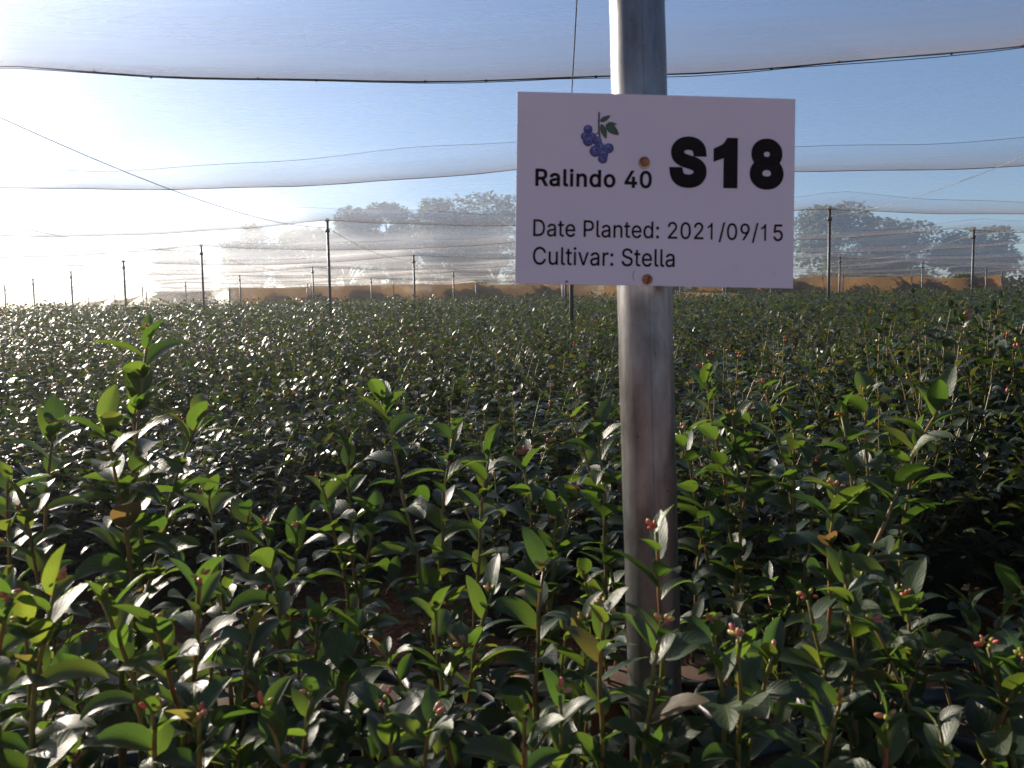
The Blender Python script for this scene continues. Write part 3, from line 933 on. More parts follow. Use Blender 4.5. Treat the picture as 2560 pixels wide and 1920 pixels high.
    'e': [404,[[212,-8,185,-7,161,-2,138,6,117,16,98,30,82,46,68,64,56,85,46,108,40,132,35,159,34,187,35,215,39,242,46,267,55,290,67,311,81,329,97,346,115,359,135,370,157,378,180,383,205,384,221,384,236,382,251,379,266,374,280,368,294,361,307,351,319,341,331,329,341,315,350,299,357,282,363,263,368,242,370,219,371,194,371,169,75,169,75,221,338,221,310,202,309,220,307,237,303,254,298,269,291,282,283,294,273,305,263,314,250,321,237,326,222,329,205,330,189,329,173,326,159,321,146,313,135,304,125,294,116,282,109,270,103,256,99,241,97,226,96,211,96,178,97,157,100,139,104,122,110,106,118,92,128,80,139,70,151,61,165,55,179,50,195,47,212,46,224,47,234,48,244,50,254,53,263,56,271,61,278,66,285,73,292,80,297,88,302,96,306,105,365,91,360,77,353,63,345,51,335,39,324,29,311,19,298,11,283,4,266,-1,249,-5,231,-7]]],
    'i': [167,[[53,0,53,379,114,379,114,0],[84,443,75,444,67,446,60,449,54,455,48,461,44,468,42,475,41,483,42,491,44,499,48,506,54,512,60,517,67,521,75,523,84,524,92,523,100,521,107,517,114,512,119,506,123,499,126,491,126,483,126,475,123,468,119,461,114,455,107,449,100,446,92,444]]],
    'l': [189,[[139,-2,119,-1,101,3,86,10,74,20,65,33,58,47,54,65,53,84,53,509,114,509,114,99,114,87,115,77,117,68,120,62,124,58,130,54,137,53,146,52,160,53,170,54,181,3,162,-1]]],
    'n': [410,[[114,227,114,0,53,0,53,379,112,379,112,287,102,287,112,312,124,332,137,349,152,362,169,372,187,379,207,383,227,384,246,383,264,380,280,376,295,369,309,360,321,349,332,336,341,321,348,304,353,285,356,264,357,240,357,0,296,0,296,235,295,256,290,275,283,291,273,304,260,315,246,323,229,328,210,329,197,328,184,326,172,322,161,317,150,311,141,303,133,293,126,283,121,271,117,257,114,243]]],
    'o': [415,[[207,-8,182,-7,159,-2,137,6,117,16,98,30,82,46,68,64,56,85,46,108,40,133,36,159,34,187,36,216,40,243,46,268,56,291,68,312,82,330,98,346,117,360,137,371,159,378,182,383,207,384,233,383,256,378,278,371,299,360,317,346,333,330,347,312,359,291,369,268,376,243,380,216,381,187,380,159,376,133,369,108,359,85,347,64,333,46,317,30,299,16,278,6,256,-2,233,-7],[207,46,226,48,242,51,257,57,270,66,282,76,292,89,300,102,307,117,312,134,316,151,318,169,319,187,318,206,316,224,312,242,307,258,300,274,292,287,282,300,270,310,257,319,242,325,226,329,207,330,189,329,173,325,158,319,145,310,134,300,124,287,115,274,108,258,103,242,99,224,97,206,96,187,97,169,99,151,103,134,108,117,115,102,124,89,134,76,145,66,158,57,173,51,189,48]]],
    'r': [259,[[53,0,53,379,112,379,112,321,115,321,122,335,130,347,140,358,152,367,166,375,181,380,196,384,213,385,229,384,243,384,243,322,230,324,207,326,194,325,182,323,170,319,159,315,149,309,140,301,132,293,126,284,121,273,117,262,114,250,114,237,114,0]]],
    't': [227,[[204,379,204,327,6,327,6,379],[65,471,126,471,126,98,127,86,128,76,132,68,136,61,142,56,150,53,159,51,170,50,185,51,202,54,213,2,192,-3,168,-4,145,-3,125,2,107,10,92,21,80,35,72,52,67,71,65,93]]],
    'u': [410,[[182,-5,164,-4,146,-1,130,4,115,11,101,20,89,31,78,44,69,59,62,76,57,95,54,116,53,139,53,379,114,379,114,144,115,123,119,105,127,89,137,75,150,64,164,56,181,52,200,50,213,51,226,53,238,57,249,62,259,69,268,77,276,86,283,97,289,109,293,122,295,137,296,153,296,379,357,379,357,0,298,0,298,92,307,92,297,67,286,47,272,30,257,17,240,7,222,0,203,-4]]],
    'v': [389,[[163,0,17,379,84,379,165,155,187,87,206,21,184,21,203,87,224,155,305,379,371,379,226,0]]],
}


def embolden(poly, w):
    """Moves a closed outline outward by w (thousandths); holes run the other way round and shrink."""
    p = np.asarray(poly, float).reshape(-1, 2)
    d1 = p - np.roll(p, 1, 0)
    d2 = np.roll(p, -1, 0) - p
    n1 = np.stack([d1[:, 1], -d1[:, 0]], -1) / (np.linalg.norm(d1, axis=1)[:, None] + 1e-9)
    n2 = np.stack([d2[:, 1], -d2[:, 0]], -1) / (np.linalg.norm(d2, axis=1)[:, None] + 1e-9)
    m_ = n1 + n2
    m_ = m_ / np.maximum((m_ * m_).sum(1)[:, None] / 2, 0.45)
    return p + m_ * w


def area(p):
    p = np.asarray(p, float).reshape(-1, 2)
    x, y = p[:, 0], p[:, 1]
    return 0.5 * np.sum(x * np.roll(y, -1) - np.roll(x, -1) * y)


def writing(name, text, u0, u1, v0, v1, weight, track=0, boxes=None):
    """Flat lettering filling the box u0..u1, v0..v1 of the board."""
    from mathutils.geometry import delaunay_2d_cdt
    glyphs, pen = [], 0.0
    for ch in text:
        adv, polys = GLYPHS[ch]
        if polys:
            outer = max((area(p) for p in polys), key=abs)
            sg = 1 if outer > 0 else -1
            glyphs.append([embolden(p, weight * sg) + [pen, 0] for p in polys])
        pen += adv + 1.7 * weight + track
    allp = np.concatenate([q for gset in glyphs for q in gset])
    lo, hi = allp.min(0), allp.max(0)
    V, Fc, n = [], [], 0
    for gset in glyphs:
        co, ed = [], []
        for q in gset:
            k0 = len(co)
            co += [Vector(p) for p in q]
            ed += [(k0 + i, k0 + (i + 1) % len(q)) for i in range(len(q))]
        vo, _, fo, *_r = delaunay_2d_cdt(co, ed, [], 0, 1e-4)
        pts = np.array([tuple(p) for p in vo])
        for t in fo:                                  # keep the triangles that the outline winds round
            c = pts[list(t)].mean(0)
            wind = 0.0
            for q in gset:
                dq = q - c
                an = np.arctan2(dq[:, 1], dq[:, 0])
                dd_ = np.roll(an, -1) - an
                wind += np.sum((dd_ + np.pi) % (2 * np.pi) - np.pi)
            if abs(wind) > 3.0:
                p0, p1, p2 = (pts[i] for i in t)
                cr = (p1[0] - p0[0]) * (p2[1] - p0[1]) - (p1[1] - p0[1]) * (p2[0] - p0[0])
                Fc.append([i + n for i in (t if cr > 0 else t[::-1])])
        X = sx(u0) + (pts[:, 0] - lo[0]) / (hi[0] - lo[0]) * (sx(u1) - sx(u0))
        if boxes:
            b0, b1 = boxes[len(V)]
            own = np.concatenate(gset)[:, 0]
            X = sx(b0) + (pts[:, 0] - own.min()) / (own.max() - own.min()) * (sx(b1) - sx(b0))
        Yv = sy(v1) + (pts[:, 1] - lo[1]) / (hi[1] - lo[1]) * (sy(v0) - sy(v1))
        V.append(np.stack([X, Yv, bend(X) + 0.0006], -1))
        n += len(pts)
    return link(name, new_mesh(name, np.concatenate(V), np.array(Fc), None, False), M['ink'], board)


writing('block_code', 'S18', 0.5445, 0.960, 0.213, 0.484, 54, boxes=[(0.5445, 0.680), (0.704, 0.792), (0.836, 0.960)])
writing('farm_name', 'Ralindo 40', 0.067, 0.483, 0.397, 0.492, 21)
writing('date_line', 'Date Planted: 2021/09/15', 0.062, 0.960, 0.660, 0.765, 6)
writing('cultivar_line', 'Cultivar: Stella', 0.062, 0.569, 0.805, 0.902, 6)

# the printed bunch of blueberries: flat discs, a twig and leaves
root = bpy.data.objects.new('berry_print', None)
col.objects.link(root)
root.parent = board


def zu(px):
    return sx((px - 27) / 1943.0)


def zv(py, px=560):
    t = 92 + 33 * (px - 27) / 1943.0
    b = 1418 + 10 * (px - 27) / 1943.0
    return sy((py - t) / (b - t))


def disc(mb, cx, cy, rx, ry, z, n=24, rot=0.0):
    a = np.arange(n) / n * 2 * np.pi
    x = rx * np.cos(a)
    y = ry * np.sin(a)
    X = cx + x * math.cos(rot) - y * math.sin(rot)
    Y = cy + x * math.sin(rot) + y * math.cos(rot)
    mb.add(np.stack([X, Y, bend(X) + z], -1), [np.arange(n)[None]])


PX = SW / 1943.0
berries = [(517, 352, 32), (498, 400, 30), (545, 402, 30), (520, 430, 38), (582, 430, 32), (600, 470, 34), (570, 500, 40), (662, 478, 35), (628, 520, 32), (622, 552, 33)]
cols_b = [(0.05, 0.06, 0.22), (0.06, 0.075, 0.26), (0.08, 0.1, 0.33)]
for li, (colr, sc_, off, dz) in enumerate([((0.035, 0.04, 0.15), 1.0, 0, 0.0006), ((0.075, 0.09, 0.30), 0.82, 4, 0.0009), ((0.14, 0.17, 0.42), 0.45, 9, 0.0012)]):
    mb = MB()
    for i, (bx, by, br) in enumerate(berries):
        disc(mb, zu(bx + off * math.cos(2 + i)), zv(by - off), br * sc_ * PX, br * sc_ * PX, dz + i * 0.00002)
    mb.build('berry_tone', simple('berry_ink', colr, 0.6, vary=0.35, scale=160), root)
mb = MB()
for i, (bx, by, br) in enumerate(berries):
    disc(mb, zu(bx + 8 * math.sin(i * 2.3)), zv(by + 8 * math.cos(i * 1.7)), br * 0.24 * PX, br * 0.2 * PX, 0.0016 + i * 0.00002, 10)
mb.build('berry_crown', simple('berry_dark_ink', (0.012, 0.014, 0.06), 0.6), root)
mb = MB()


def strokes(mb, pts, w, z):
    pts = np.array([(zu(a), zv(b)) for a, b in pts])
    t = np.gradient(pts, axis=0)
    t /= np.linalg.norm(t, axis=1)[:, None]
    nn = np.stack([-t[:, 1], t[:, 0]], -1) * w * PX / 2
    v = np.concatenate([pts + nn, pts - nn])
    m_ = len(pts)
    v = np.concatenate([v, (bend(v[:, 0]) + z)[:, None]], 1)
    k = np.arange(m_ - 1)
    mb.add(v, np.stack([k, k + m_, k + m_ + 1, k + 1], -1))


strokes(mb, [(593, 230), (591, 290), (592, 350), (600, 405)], 11, 0.0007)
strokes(mb, [(592, 365), (575, 385), (550, 390)], 7, 0.00075)
mb.build('twig', simple('twig_ink', (0.06, 0.03, 0.05), 0.6), root)
for j, (colr, sc_) in enumerate([((0.025, 0.06, 0.035), 1.0), ((0.05, 0.11, 0.06), 0.7)]):
    mb = MB()
    for (x0, y0, x1, y1, w) in [(600, 296, 672, 252, 34), (602, 305, 735, 388, 0), (640, 312, 732, 385, 58), (608, 312, 645, 415, 40), (650, 308, 718, 312, 26)]:
        if not w:
            continue
        tt = np.linspace(0, 1, 11)
        a0 = np.array([x0, y0], float)
        a1 = np.array([x1, y1], float)
        dirv = (a1 - a0) / np.linalg.norm(a1 - a0)
        nrm = np.array([-dirv[1], dirv[0]])
        hw = w / 2 * np.sin(np.pi * tt ** 0.8) ** 0.8 * sc_
        cc = a0 + (a1 - a0) * (0.5 + (tt - 0.5) * (0.6 + 0.4 * sc_))[:, None]
        ring = np.concatenate([cc + nrm * hw[:, None], (cc - nrm * hw[:, None])[::-1][1:-1]])
        X = zu(ring[:, 0])
        Y = np.array([zv(q) for q in ring[:, 1]])
        mb.add(np.stack([X, Y, bend(X) + 0.0009 + 0.0003 * j + 0.00003 * len(mb.v)], -1), [np.arange(len(ring))[None]])
    mb.build('leaf_tone', simple('leaf_ink', colr, 0.6, vary=0.3, scale=120), root)


def rust_mat():
    m, nt, out = mat('rusty_bolt')
    f = noise(nt, 140, 5, objco(nt))
    principled(nt, out, ramp(nt, f, [(0.35, (0.12, 0.05, 0.025)), (0.55, (0.38, 0.16, 0.07)), (0.7, (0.6, 0.33, 0.18))]), 0.45, 0.5)
    return m


M['rust'] = rust_mat()
M['stain'] = simple('rust_stain', (0.46, 0.40, 0.36), 0.7, vary=0.15, scale=60)
for (bx, by) in [(912, 568), (942, 1377)]:
    cx, cy = zu(bx), zv(by, bx)
    mb = MB().lathe([(0.0088, 0.0), (0.0088, 0.0012), (0.0068, 0.0034), (0.0040, 0.0046), (0.0034, 0.0032), (0.0005, 0.003)], 20, (cx, cy, bend(cx)))
    mb.build('bolt', M['rust'], board)
mb = MB()
disc(mb, zu(912), zv(578, 912), 43 * PX, 45 * PX, 0.0004, 28)
mb.build('rust_ring', M['stain'], board)
mb = MB()
disc(mb, zu(942), zv(1382, 942), 40 * PX, 40 * PX, 0.0004, 28)
mb.build('rust_ring', M['stain'], board)
mb = MB()
disc(mb, zu(383), zv(1401, 385), 10 * PX, 8 * PX, 0.0005, 12)
mb.build('red_speck', simple('red_speck', (0.3, 0.02, 0.06), 0.6), board)
mb = MB()
strokes(mb, [(857, 1312), (845, 1335), (842, 1362), (850, 1386)], 6, 0.0005)
mb.build('scuff', M['stain'], board)

# ------------------------------------------------------------------ blueberry plants
def shoot_path(p0, p1, bow, n=12):
    p0, p1 = np.asarray(p0, float), np.asarray(p1, float)
    t = np.linspace(0, 1, n)[:, None]
    h = p1[2] - p0[2]
    ctrl = np.array([p0[0] + (p1[0] - p0[0]) * 0.35 + bow[0], p0[1] + (p1[1] - p0[1]) * 0.35 + bow[1], p0[2] + h * 0.62])
    pts = (1 - t) ** 2 * p0 + 2 * t * (1 - t) * ctrl + t ** 2 * p1
    wob = np.stack([np.sin(t[:, 0] * 17 + bow[0] * 90), np.cos(t[:, 0] * 15 + bow[1] * 90), 0 * t[:, 0]], -1) * 0.004
    return pts + wob * np.sin(np.pi * t)


def grow_shoot(stems, leaf_arr, buds, path, rs, r0=0.0052, leaf_len=0.078, gap=0.032, bare=0.28, bud=True, size=1.0):
    L = np.concatenate([[0], np.cumsum(np.linalg.norm(np.diff(path, axis=0), axis=1))])
    tot = L[-1]
    stems.tube(path, np.linspace(r0, r0 * 0.42, len(path)), 7)
    s = tot * bare
    az = rs.uniform(0, 6.28)
    while s < tot - 0.004:
        f = s / tot
        o = np.array([np.interp(s, L, path[:, i]) for i in range(3)])
        az += 2.4 + rs.uniform(-0.45, 0.45)
        near_tip = np.clip((tot - s) / 0.16, 0, 1)
        ln = leaf_len * size * (0.72 + 0.28 * near_tip) * rs.uniform(0.72, 1.18) * (0.85 + 0.15 * f)
        el = np.interp(near_tip, [0, 1], [1.2, 0.72]) + rs.uniform(-0.4, 0.3)
        leaf_arr.append((*o, az, el, ln, ln * rs.uniform(0.36, 0.5), rs.uniform(0.5, 1.6) * (0.5 + 0.5 * near_tip), rs.uniform(-0.55, 0.55), rs.uniform(0.12, 0.5)))
        if rs.random() < 0.10:                        # little side rosette
            for q in range(3):
                leaf_arr.append((*o, az + rs.uniform(-1, 1), rs.uniform(0.5, 1.2), ln * 0.42, ln * 0.2, 0.4, 0, 0.3))
        s += gap * size * rs.uniform(0.7, 1.3) * (0.55 + 0.45 * near_tip)
    if bud and buds is not None:
        tip = path[-1]
        for q in range(rs.integers(4, 9)):
            dv = rs.normal(0, 1, 3)
            dv[2] = abs(dv[2]) * 0.8
            dv /= np.linalg.norm(dv)
            buds.ball(tip + dv * rs.uniform(0.006, 0.016) + [0, 0, 0.006], rs.uniform(0.0026, 0.0046), 7, 5, tuple(dv), 1.9)


def pot_parts(root, r=0.14, h=0.25, z=0.0):
    mb = MB()
    mb.lathe([(r * 0.80, 0.0), (r * 0.97, h * 0.9), (r * 1.07, h * 0.9), (r * 1.08, h), (r * 0.98, h), (r * 0.95, h * 0.86)], 22)
    p = mb.build('pot', M['pot'], root)
    mb = MB()
    mb.lathe([(r * 0.96, h * 0.86), (r * 0.5, h * 0.90), (0.001, h * 0.91)], 16)
    mb.build('soil', M['soil'], root)


def young_plant(base_px, Z, tips, label, extra=4, leaf_len=0.124, seed=1, ex_h=(0.26, 0.5), red=False):
    rs = np.random.default_rng(seed)
    b = P(base_px, 1500, Z)
    bx, by = b.x, b.y
    gz0 = float(ground_z(bx, by))
    root = thing('young_plant', label, 'plant', (bx, by, gz0), 'young potted blueberry plants in the foreground')
    leaf_len *= float(np.interp(Z, [1.1, 1.7], [0.78, 1.0]))
    stems, buds, arr = MB(), MB(), []
    top = 0.22
    for (px, py, z) in tips:
        t = P(px, py, z)
        a = rs.uniform(0, 6.28)
        p0 = (0.05 * math.cos(a), 0.05 * math.sin(a), top)
        p1 = (t.x - bx, t.y - by, max(0.30, t.z - gz0))
        path = shoot_path(p0, p1, rs.uniform(-0.05, 0.05, 2))
        grow_shoot(stems, arr, buds, path, rs, 0.0068, leaf_len, bare=0.14, gap=0.031)
    for q in range(extra):
        a = rs.uniform(0, 6.28)
        hh = rs.uniform(*ex_h)
        rr = rs.uniform(0.08, 0.3)
        p0 = (0.05 * math.cos(a), 0.05 * math.sin(a), top)
        p1 = (rr * math.cos(a), rr * math.sin(a), top + hh * 0.85)
        path = shoot_path(p0, p1, rs.uniform(-0.05, 0.05, 2))
        grow_shoot(stems, arr, buds, path, rs, 0.0045, leaf_len * 0.8, bare=0.15, bud=rs.random() < 0.1)
    A = np.array(arr)
    fo = MB()
    fo.leaves(A[:, :3], A[:, 3], A[:, 4], A[:, 5], A[:, 6], A[:, 7], A[:, 8], A[:, 9], nu=7, nv=10, wave=0.006)
    fo.build('foliage', M['leaf'], root)
    stems.build('stem', M['stem'], root)
    if buds.n:
        buds.build('blossoms', M['bud'], root)
    pot_parts(root)
    return root


YP = [
    (270, 1.78, [(372, 830, 1.78), (258, 1055, 1.62), (500, 1040, 1.84), (330, 960, 1.8)], 'tallest young blueberry plant, its top leaf rising over the field at left', 3),
    (30, 1.95, [(135, 1060, 1.95), (20, 1190, 1.85), (60, 1280, 1.8)], 'young plant cut by the left picture edge with an orange bud at its tip', 4),
    (330, 1.36, [(500, 1455, 1.2), (255, 1500, 1.27), (380, 1560, 1.2)], 'near young plant with thick pale stem under the tallest plant', 4),
    (-40, 1.25, [(20, 1500, 1.15), (60, 1560, 1.2), (140, 1460, 1.22)], 'near plant at the lower left corner with red and orange flower buds', 3),
    (560, 2.25, [(520, 1230, 2.2), (620, 1270, 2.25)], 'young plant just right of the tallest plant, before dark bushes', 5),
    (730, 2.05, [(660, 1310, 2.0), (745, 1320, 2.05)], 'low leafy plant between the tallest plant and the one with two buds', 4),
    (890, 2.25, [(872, 1118, 2.25), (800, 1200, 2.2), (950, 1280, 2.2)], 'upright plant left of centre with two pink buds at its top', 3),
    (1130, 2.1, [(948, 985, 2.1), (1135, 1065, 2.15), (1225, 1115, 2.2)], 'leaning plant left of centre with two long shoots and an orange tip', 4),
    (1320, 2.05, [(1308, 1140, 2.1), (1440, 1225, 2.0), (1390, 1300, 1.95)], 'plant in the middle just left of the steel post', 4),
    (1545, 2.35, [(1490, 1045, 2.35), (1425, 1045, 2.4)], 'plant half hidden behind the steel post', 4),
    (1760, 2.4, [(1700, 1075, 2.4), (1790, 1150, 2.35)], 'plant with one broad upright leaf right against the steel post', 4),
    (1880, 2.15, [(1760, 925, 2.15), (1880, 1150, 2.1), (1830, 1040, 2.15)], 'tall slender shoot with a pink tip, first to the right of the post', 3),
    (2000, 2.25, [(1905, 960, 2.25), (1985, 1070, 2.2), (2040, 1160, 2.2)], 'plant with pink buds between the first and the third tall shoots right of the post', 3),
    (2170, 2.15, [(2162, 985, 2.15), (2105, 1045, 2.1), (2230, 1180, 2.1), (2290, 1090, 2.15)], 'upright plant with yellow and pink buds, right of the post', 4),
    (2030, 1.8, [(2362, 1000, 1.92), (2090, 1220, 1.8)], 'plant with a long shoot arching out to a red bud at far right', 4),
    (1850, 1.36, [(1845, 1600, 1.22), (1780, 1560, 1.3), (1930, 1640, 1.3)], 'near plant with red buds in front of the steel post foot', 4),
    (1590, 1.30, [(1640, 1330, 1.32), (1510, 1520, 1.3), (1660, 1560, 1.25)], 'near plant whose top leaf crosses the front of the steel post', 3),
    (2440, 2.05, [(2425, 1480, 2.05), (2545, 1475, 2.0)], 'low plant in a tilted pot near the right picture edge', 3),
    (2250, 1.5, [(2180, 1560, 1.5), (2330, 1600, 1.5), (2270, 1500, 1.55)], 'shaded near plant below the plant with the red bud', 4),
    (2520, 1.4, [(2470, 1620, 1.4), (2560, 1650, 1.35)], 'shaded near plant in the lower right corner', 4),
    (1150, 1.5, [(1090, 1520, 1.5), (1230, 1480, 1.55), (1160, 1620, 1.45)], 'low leafy plant in front of the leaning plant', 4),
    (850, 1.5, [(790, 1560, 1.5), (900, 1590, 1.45)], 'low leafy plant in front of the plant with two pink buds', 5),
    (560, 1.45, [(530, 1620, 1.4), (640, 1560, 1.5)], 'low leafy plant right of the near thick stem', 5),
    (1400, 1.55, [(1360, 1420, 1.55), (1460, 1560, 1.5)], 'low leafy plant just left of the steel post foot', 4),
    (2060, 1.55, [(2020, 1500, 1.5), (2110, 1430, 1.6)], 'leafy near plant right of the steel post foot', 4),
    (130, 1.5, [(90, 1620, 1.45), (180, 1680, 1.4)], 'low glossy plant near the lower left corner', 5),
    (700, 1.22, [(660, 1780, 1.15), (780, 1740, 1.2)], 'low glossy plant at the bottom edge left of centre', 4),
    (1020, 1.2, [(960, 1760, 1.2), (1080, 1800, 1.15)], 'low plant at the bottom edge in the middle', 4),
    (1350, 1.22, [(1310, 1790, 1.15), (1400, 1740, 1.2)], 'low plant at the bottom edge below the steel post', 4),
    (430, 1.15, [(380, 1780, 1.1), (500, 1800, 1.1)], 'low glossy plant at the bottom edge below the near thick stem', 3),
    (2150, 1.2, [(2100, 1760, 1.2), (2220, 1800, 1.2)], 'dark shaded plant at the bottom edge right of the post', 4),
]
for i, (bx, z, tips, lab, ex) in enumerate(YP):
    young_plant(bx, z, tips, lab, extra=min(ex, 2) if z > 1.9 else ex, seed=100 + i)

# the dense field: eight grown bushes, copied
def make_bush(seed, nshoot=21, H=0.95):
    rs = np.random.default_rng(seed)
    root = thing('blueberry_bush', 'dark glossy blueberry bush, one of the dense field behind the young foreground plants', 'bush', (0, 0, 0), 'grown blueberry bushes filling the field')
    stems, buds, arr = MB(), MB(), []
    for q in range(nshoot):
        a = rs.uniform(0, 6.28)
        rr = 0.36 * math.sqrt(rs.random())
        hh = H * rs.uniform(0.72, 1.12) * (1 - 0.4 * (rr / 0.4) ** 2)
        p0 = (0.06 * math.cos(a), 0.06 * math.sin(a), 0.2)
        p1 = (rr * math.cos(a), rr * math.sin(a), hh)
        path = shoot_path(p0, p1, rs.uniform(-0.07, 0.07, 2), 7)
        stems.tube(path, np.linspace(0.005, 0.002, 7), 4, False)
        m_ = 24
        tt = np.linspace(0.06, 1, m_) + rs.uniform(-0.02, 0.02, m_)
        az = a + np.cumsum(2.4 + rs.uniform(-0.4, 0.4, m_))
        o = np.stack([np.interp(tt, np.linspace(0, 1, 7), path[:, i]) for i in range(3)], -1)
        ln = 0.08 * rs.uniform(0.65, 1.2, m_) * np.interp(tt, [0.25, 0.85, 1.0], [1, 1, 0.55])
        for k in range(m_):
            arr.append((*o[k], az[k], rs.uniform(0.0, 0.9) + 0.5 * (tt[k] > 0.95), ln[k], ln[k] * rs.uniform(0.42, 0.55), rs.uniform(0.2, 1.2), rs.uniform(-0.6, 0.6), rs.uniform(0.1, 0.5)))
        if rs.random() < 0.12:
            for q2 in range(3):
                buds.ball(path[-1] + rs.uniform(-0.012, 0.012, 3), 0.007, 5, 4)
    for q in range(150):                              # drooping skirt that hides the pot
        a = rs.uniform(0, 6.28)
        rr = rs.uniform(0.16, 0.34)
        arr.append((rr * math.cos(a), rr * math.sin(a), rs.uniform(0.12, 0.6), a + rs.uniform(-0.9, 0.9), rs.uniform(-0.2, 0.8), 0.075, 0.035, rs.uniform(0.4, 1.3), rs.uniform(-0.6, 0.6), 0.3))
    A = np.array(arr)
    fo = MB()
    fo.leaves(A[:, :3], A[:, 3], A[:, 4], A[:, 5], A[:, 6], A[:, 7], A[:, 8], A[:, 9], nu=3, nv=5)
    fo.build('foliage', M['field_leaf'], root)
    stems.build('stem', M['stem'], root)
    if buds.n:
        buds.build('blossoms', M['bud'], root)
    pot_parts(root, 0.15, 0.26)
    return root


spots = []
for j, y in enumerate(np.arange(2.35, 38.6, 0.44)):
    half = 0.74 * y + 1.2
    for x in np.arange(-half - 0.06 * y, half, 0.50):
        xx = x + (0.25 if j % 2 else 0) + rng.uniform(-0.13, 0.13)
        yy = y + rng.uniform(-0.13, 0.13)
        start = 3.1 - 0.1 * math.sin(xx * 1.7) if xx < 1.3 else 3.1 - 1.6 * (xx - 1.3)
        if yy < max(start, 2.5):
            continue
        if xx > 1.3 and yy < 4 and xx < 1.72 - 0.1 * yy + 0.2:
            continue
        if xx > 1.25 and yy < 7:
            spots.append((math.hypot(xx, yy) + 0.05, xx + rng.uniform(0.2, 0.3), yy + rng.uniform(0.15, 0.3)))
        spots.append((math.hypot(xx, yy), xx, yy))
spots.sort()


def bush_height(x, y):
    h = np.interp(y, [2.5, 3.3, 5.0, 8.0, 14, 40], [0.92, 0.92, 1.0, 1.09, 1.15, 1.2])
    if x > 1.2:
        h += 0.40 * np.clip((x - 1.2) / 0.6, 0, 1) * np.clip((6.5 - y) / 3, 0, 1)
    return h


protos = [make_bush(300 + i) for i in range(8)]
for i, (dist, x, y) in enumerate(spots[:300]):
    h = bush_height(x, y) * rng.uniform(0.88, 1.12)
    loc = (x, y, float(ground_z(x, y)))
    rz = rng.uniform(0, 6.28)
    s = rng.uniform(0.95, 1.1)
    if i < 8:
        o = protos[i]
        o.location, o.rotation_euler, o.scale = loc, (0, 0, rz), (s, s, h / 0.98)
    else:
        copy_tree(protos[i % 8], loc, rz, s, h / 0.98)

far = spots[300:]
fx = np.array([q[1] for q in far])
fy = np.array([q[2] for q in far])
fd = np.array([q[0] for q in far])
fh = np.array([bush_height(a, b) for a, b in zip(fx, fy)]) * rng.uniform(0.82, 1.17, len(far))
mb = MB()
for lo_, hi_, nl, ll in [(0, 18, 120, 0.084), (18, 28, 75, 0.098), (28, 99, 44, 0.118)]:
    sel = np.where((fd >= lo_) & (fd < hi_))[0]
    if not len(sel):
        continue
    n = len(sel) * nl
    idx = np.repeat(sel, nl)
    r = 0.38 * np.sqrt(rng.random(n))
    a = rng.uniform(0, 6.28, n)
    zf = 1 - 0.62 * rng.random(n) ** 1.3
    zz = fh[idx] * zf * (1 - 0.25 * (r / 0.4) ** 2) * rng.uniform(0.95, 1.08, n)
    o = np.stack([fx[idx] + r * np.cos(a), fy[idx] + r * np.sin(a), ground_z(0, fy[idx]) + zz], -1)
    ln = ll * rng.uniform(0.6, 1.25, n)
    mb.leaves(o, rng.uniform(0, 6.28, n), rng.uniform(-0.1, 1.1, n), ln, ln * rng.uniform(0.42, 0.56, n), rng.uniform(0.2, 1.1, n), rng.uniform(-0.6, 0.6, n), 0.25, nu=3, nv=3)
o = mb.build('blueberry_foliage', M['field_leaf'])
tag(o, 'dense mass of dark blueberry bushes filling the field to the brown net wall', 'bushes', kind='stuff')

# ------------------------------------------------------------------ ground things: mat strips, drip lines, litter, weeds
for (xa, xb, y, w, lab) in [(-4, 0.9, 2.62, 0.22, 'pale brown ground mat strip crossing behind the foreground pots'), (0.6, 3.2, 2.95, 0.2, 'brown ground mat strip at right below the dark hedge')]:
    x = np.linspace(xa, xb, 60)
    v = []
    for yy in (y - w / 2, y + w / 2):
        v.append(np.stack([x, yy + 0.03 * np.sin(x * 3), ground_z(x, yy + 0 * x) + 0.035 + 0.008 * np.sin(x * 9 + yy * 30)], -1))
    v = np.concatenate(v)
    n = len(x)
    k = np.arange(n - 1)
    mb = MB().add(v, np.stack([k, k + 1, k + n + 1, k + n], -1))
    tag(mb.build('ground_mat', M['mat_strip']), lab, 'ground mat', 'ground mat strips')
for (y, lab) in [(2.78, 'black drip pipe lying along the pots behind the foreground plants'), (1.75, 'black drip pipe lying among the foreground pots')]:
    x = np.linspace(-3.5, 3.5, 120)
    mb = MB().tube(np.stack([x, y + 0.04 * np.sin(x * 2.1), ground_z(x, y + 0 * x) + 0.05 + 0.01 * np.sin(x * 5)], -1), 0.009, 7)
    tag(mb.build('drip_pipe', M['drip']), lab, 'irrigation pipe', 'drip pipes')
for i, (px, py, z, w) in enumerate([(2120, 1590, 2.75, 0.13), (2075, 1590, 2.7, 0.1), (1300, 1560, 2.75, 0.1), (1150, 1580, 2.75, 0.12)]):
    q = P(px, py, z)
    t = np.linspace(0, 1, 22)
    g0 = float(ground_z(q.x, q.y))
    pts = np.stack([q.x + w * t, q.y - 0.05 * t, g0 + 0.05 + 0.24 * np.sin(np.pi * (0.08 + 0.8 * t)) * (0.6 + 0.4 * t)], -1)
    lab = ['thin black dripper tube arching into the pot at right, the taller one', 'thin black dripper tube arching beside the pot at right, the lower one',
           'thin black dripper tube arching over the bare soil just left of the post', 'thin black dripper tube under the leaning plant'][i]
    tag(MB().tube(pts, 0.0035, 6).build('dripper_tube', M['drip']), lab, 'dripper tube', 'dripper tubes')

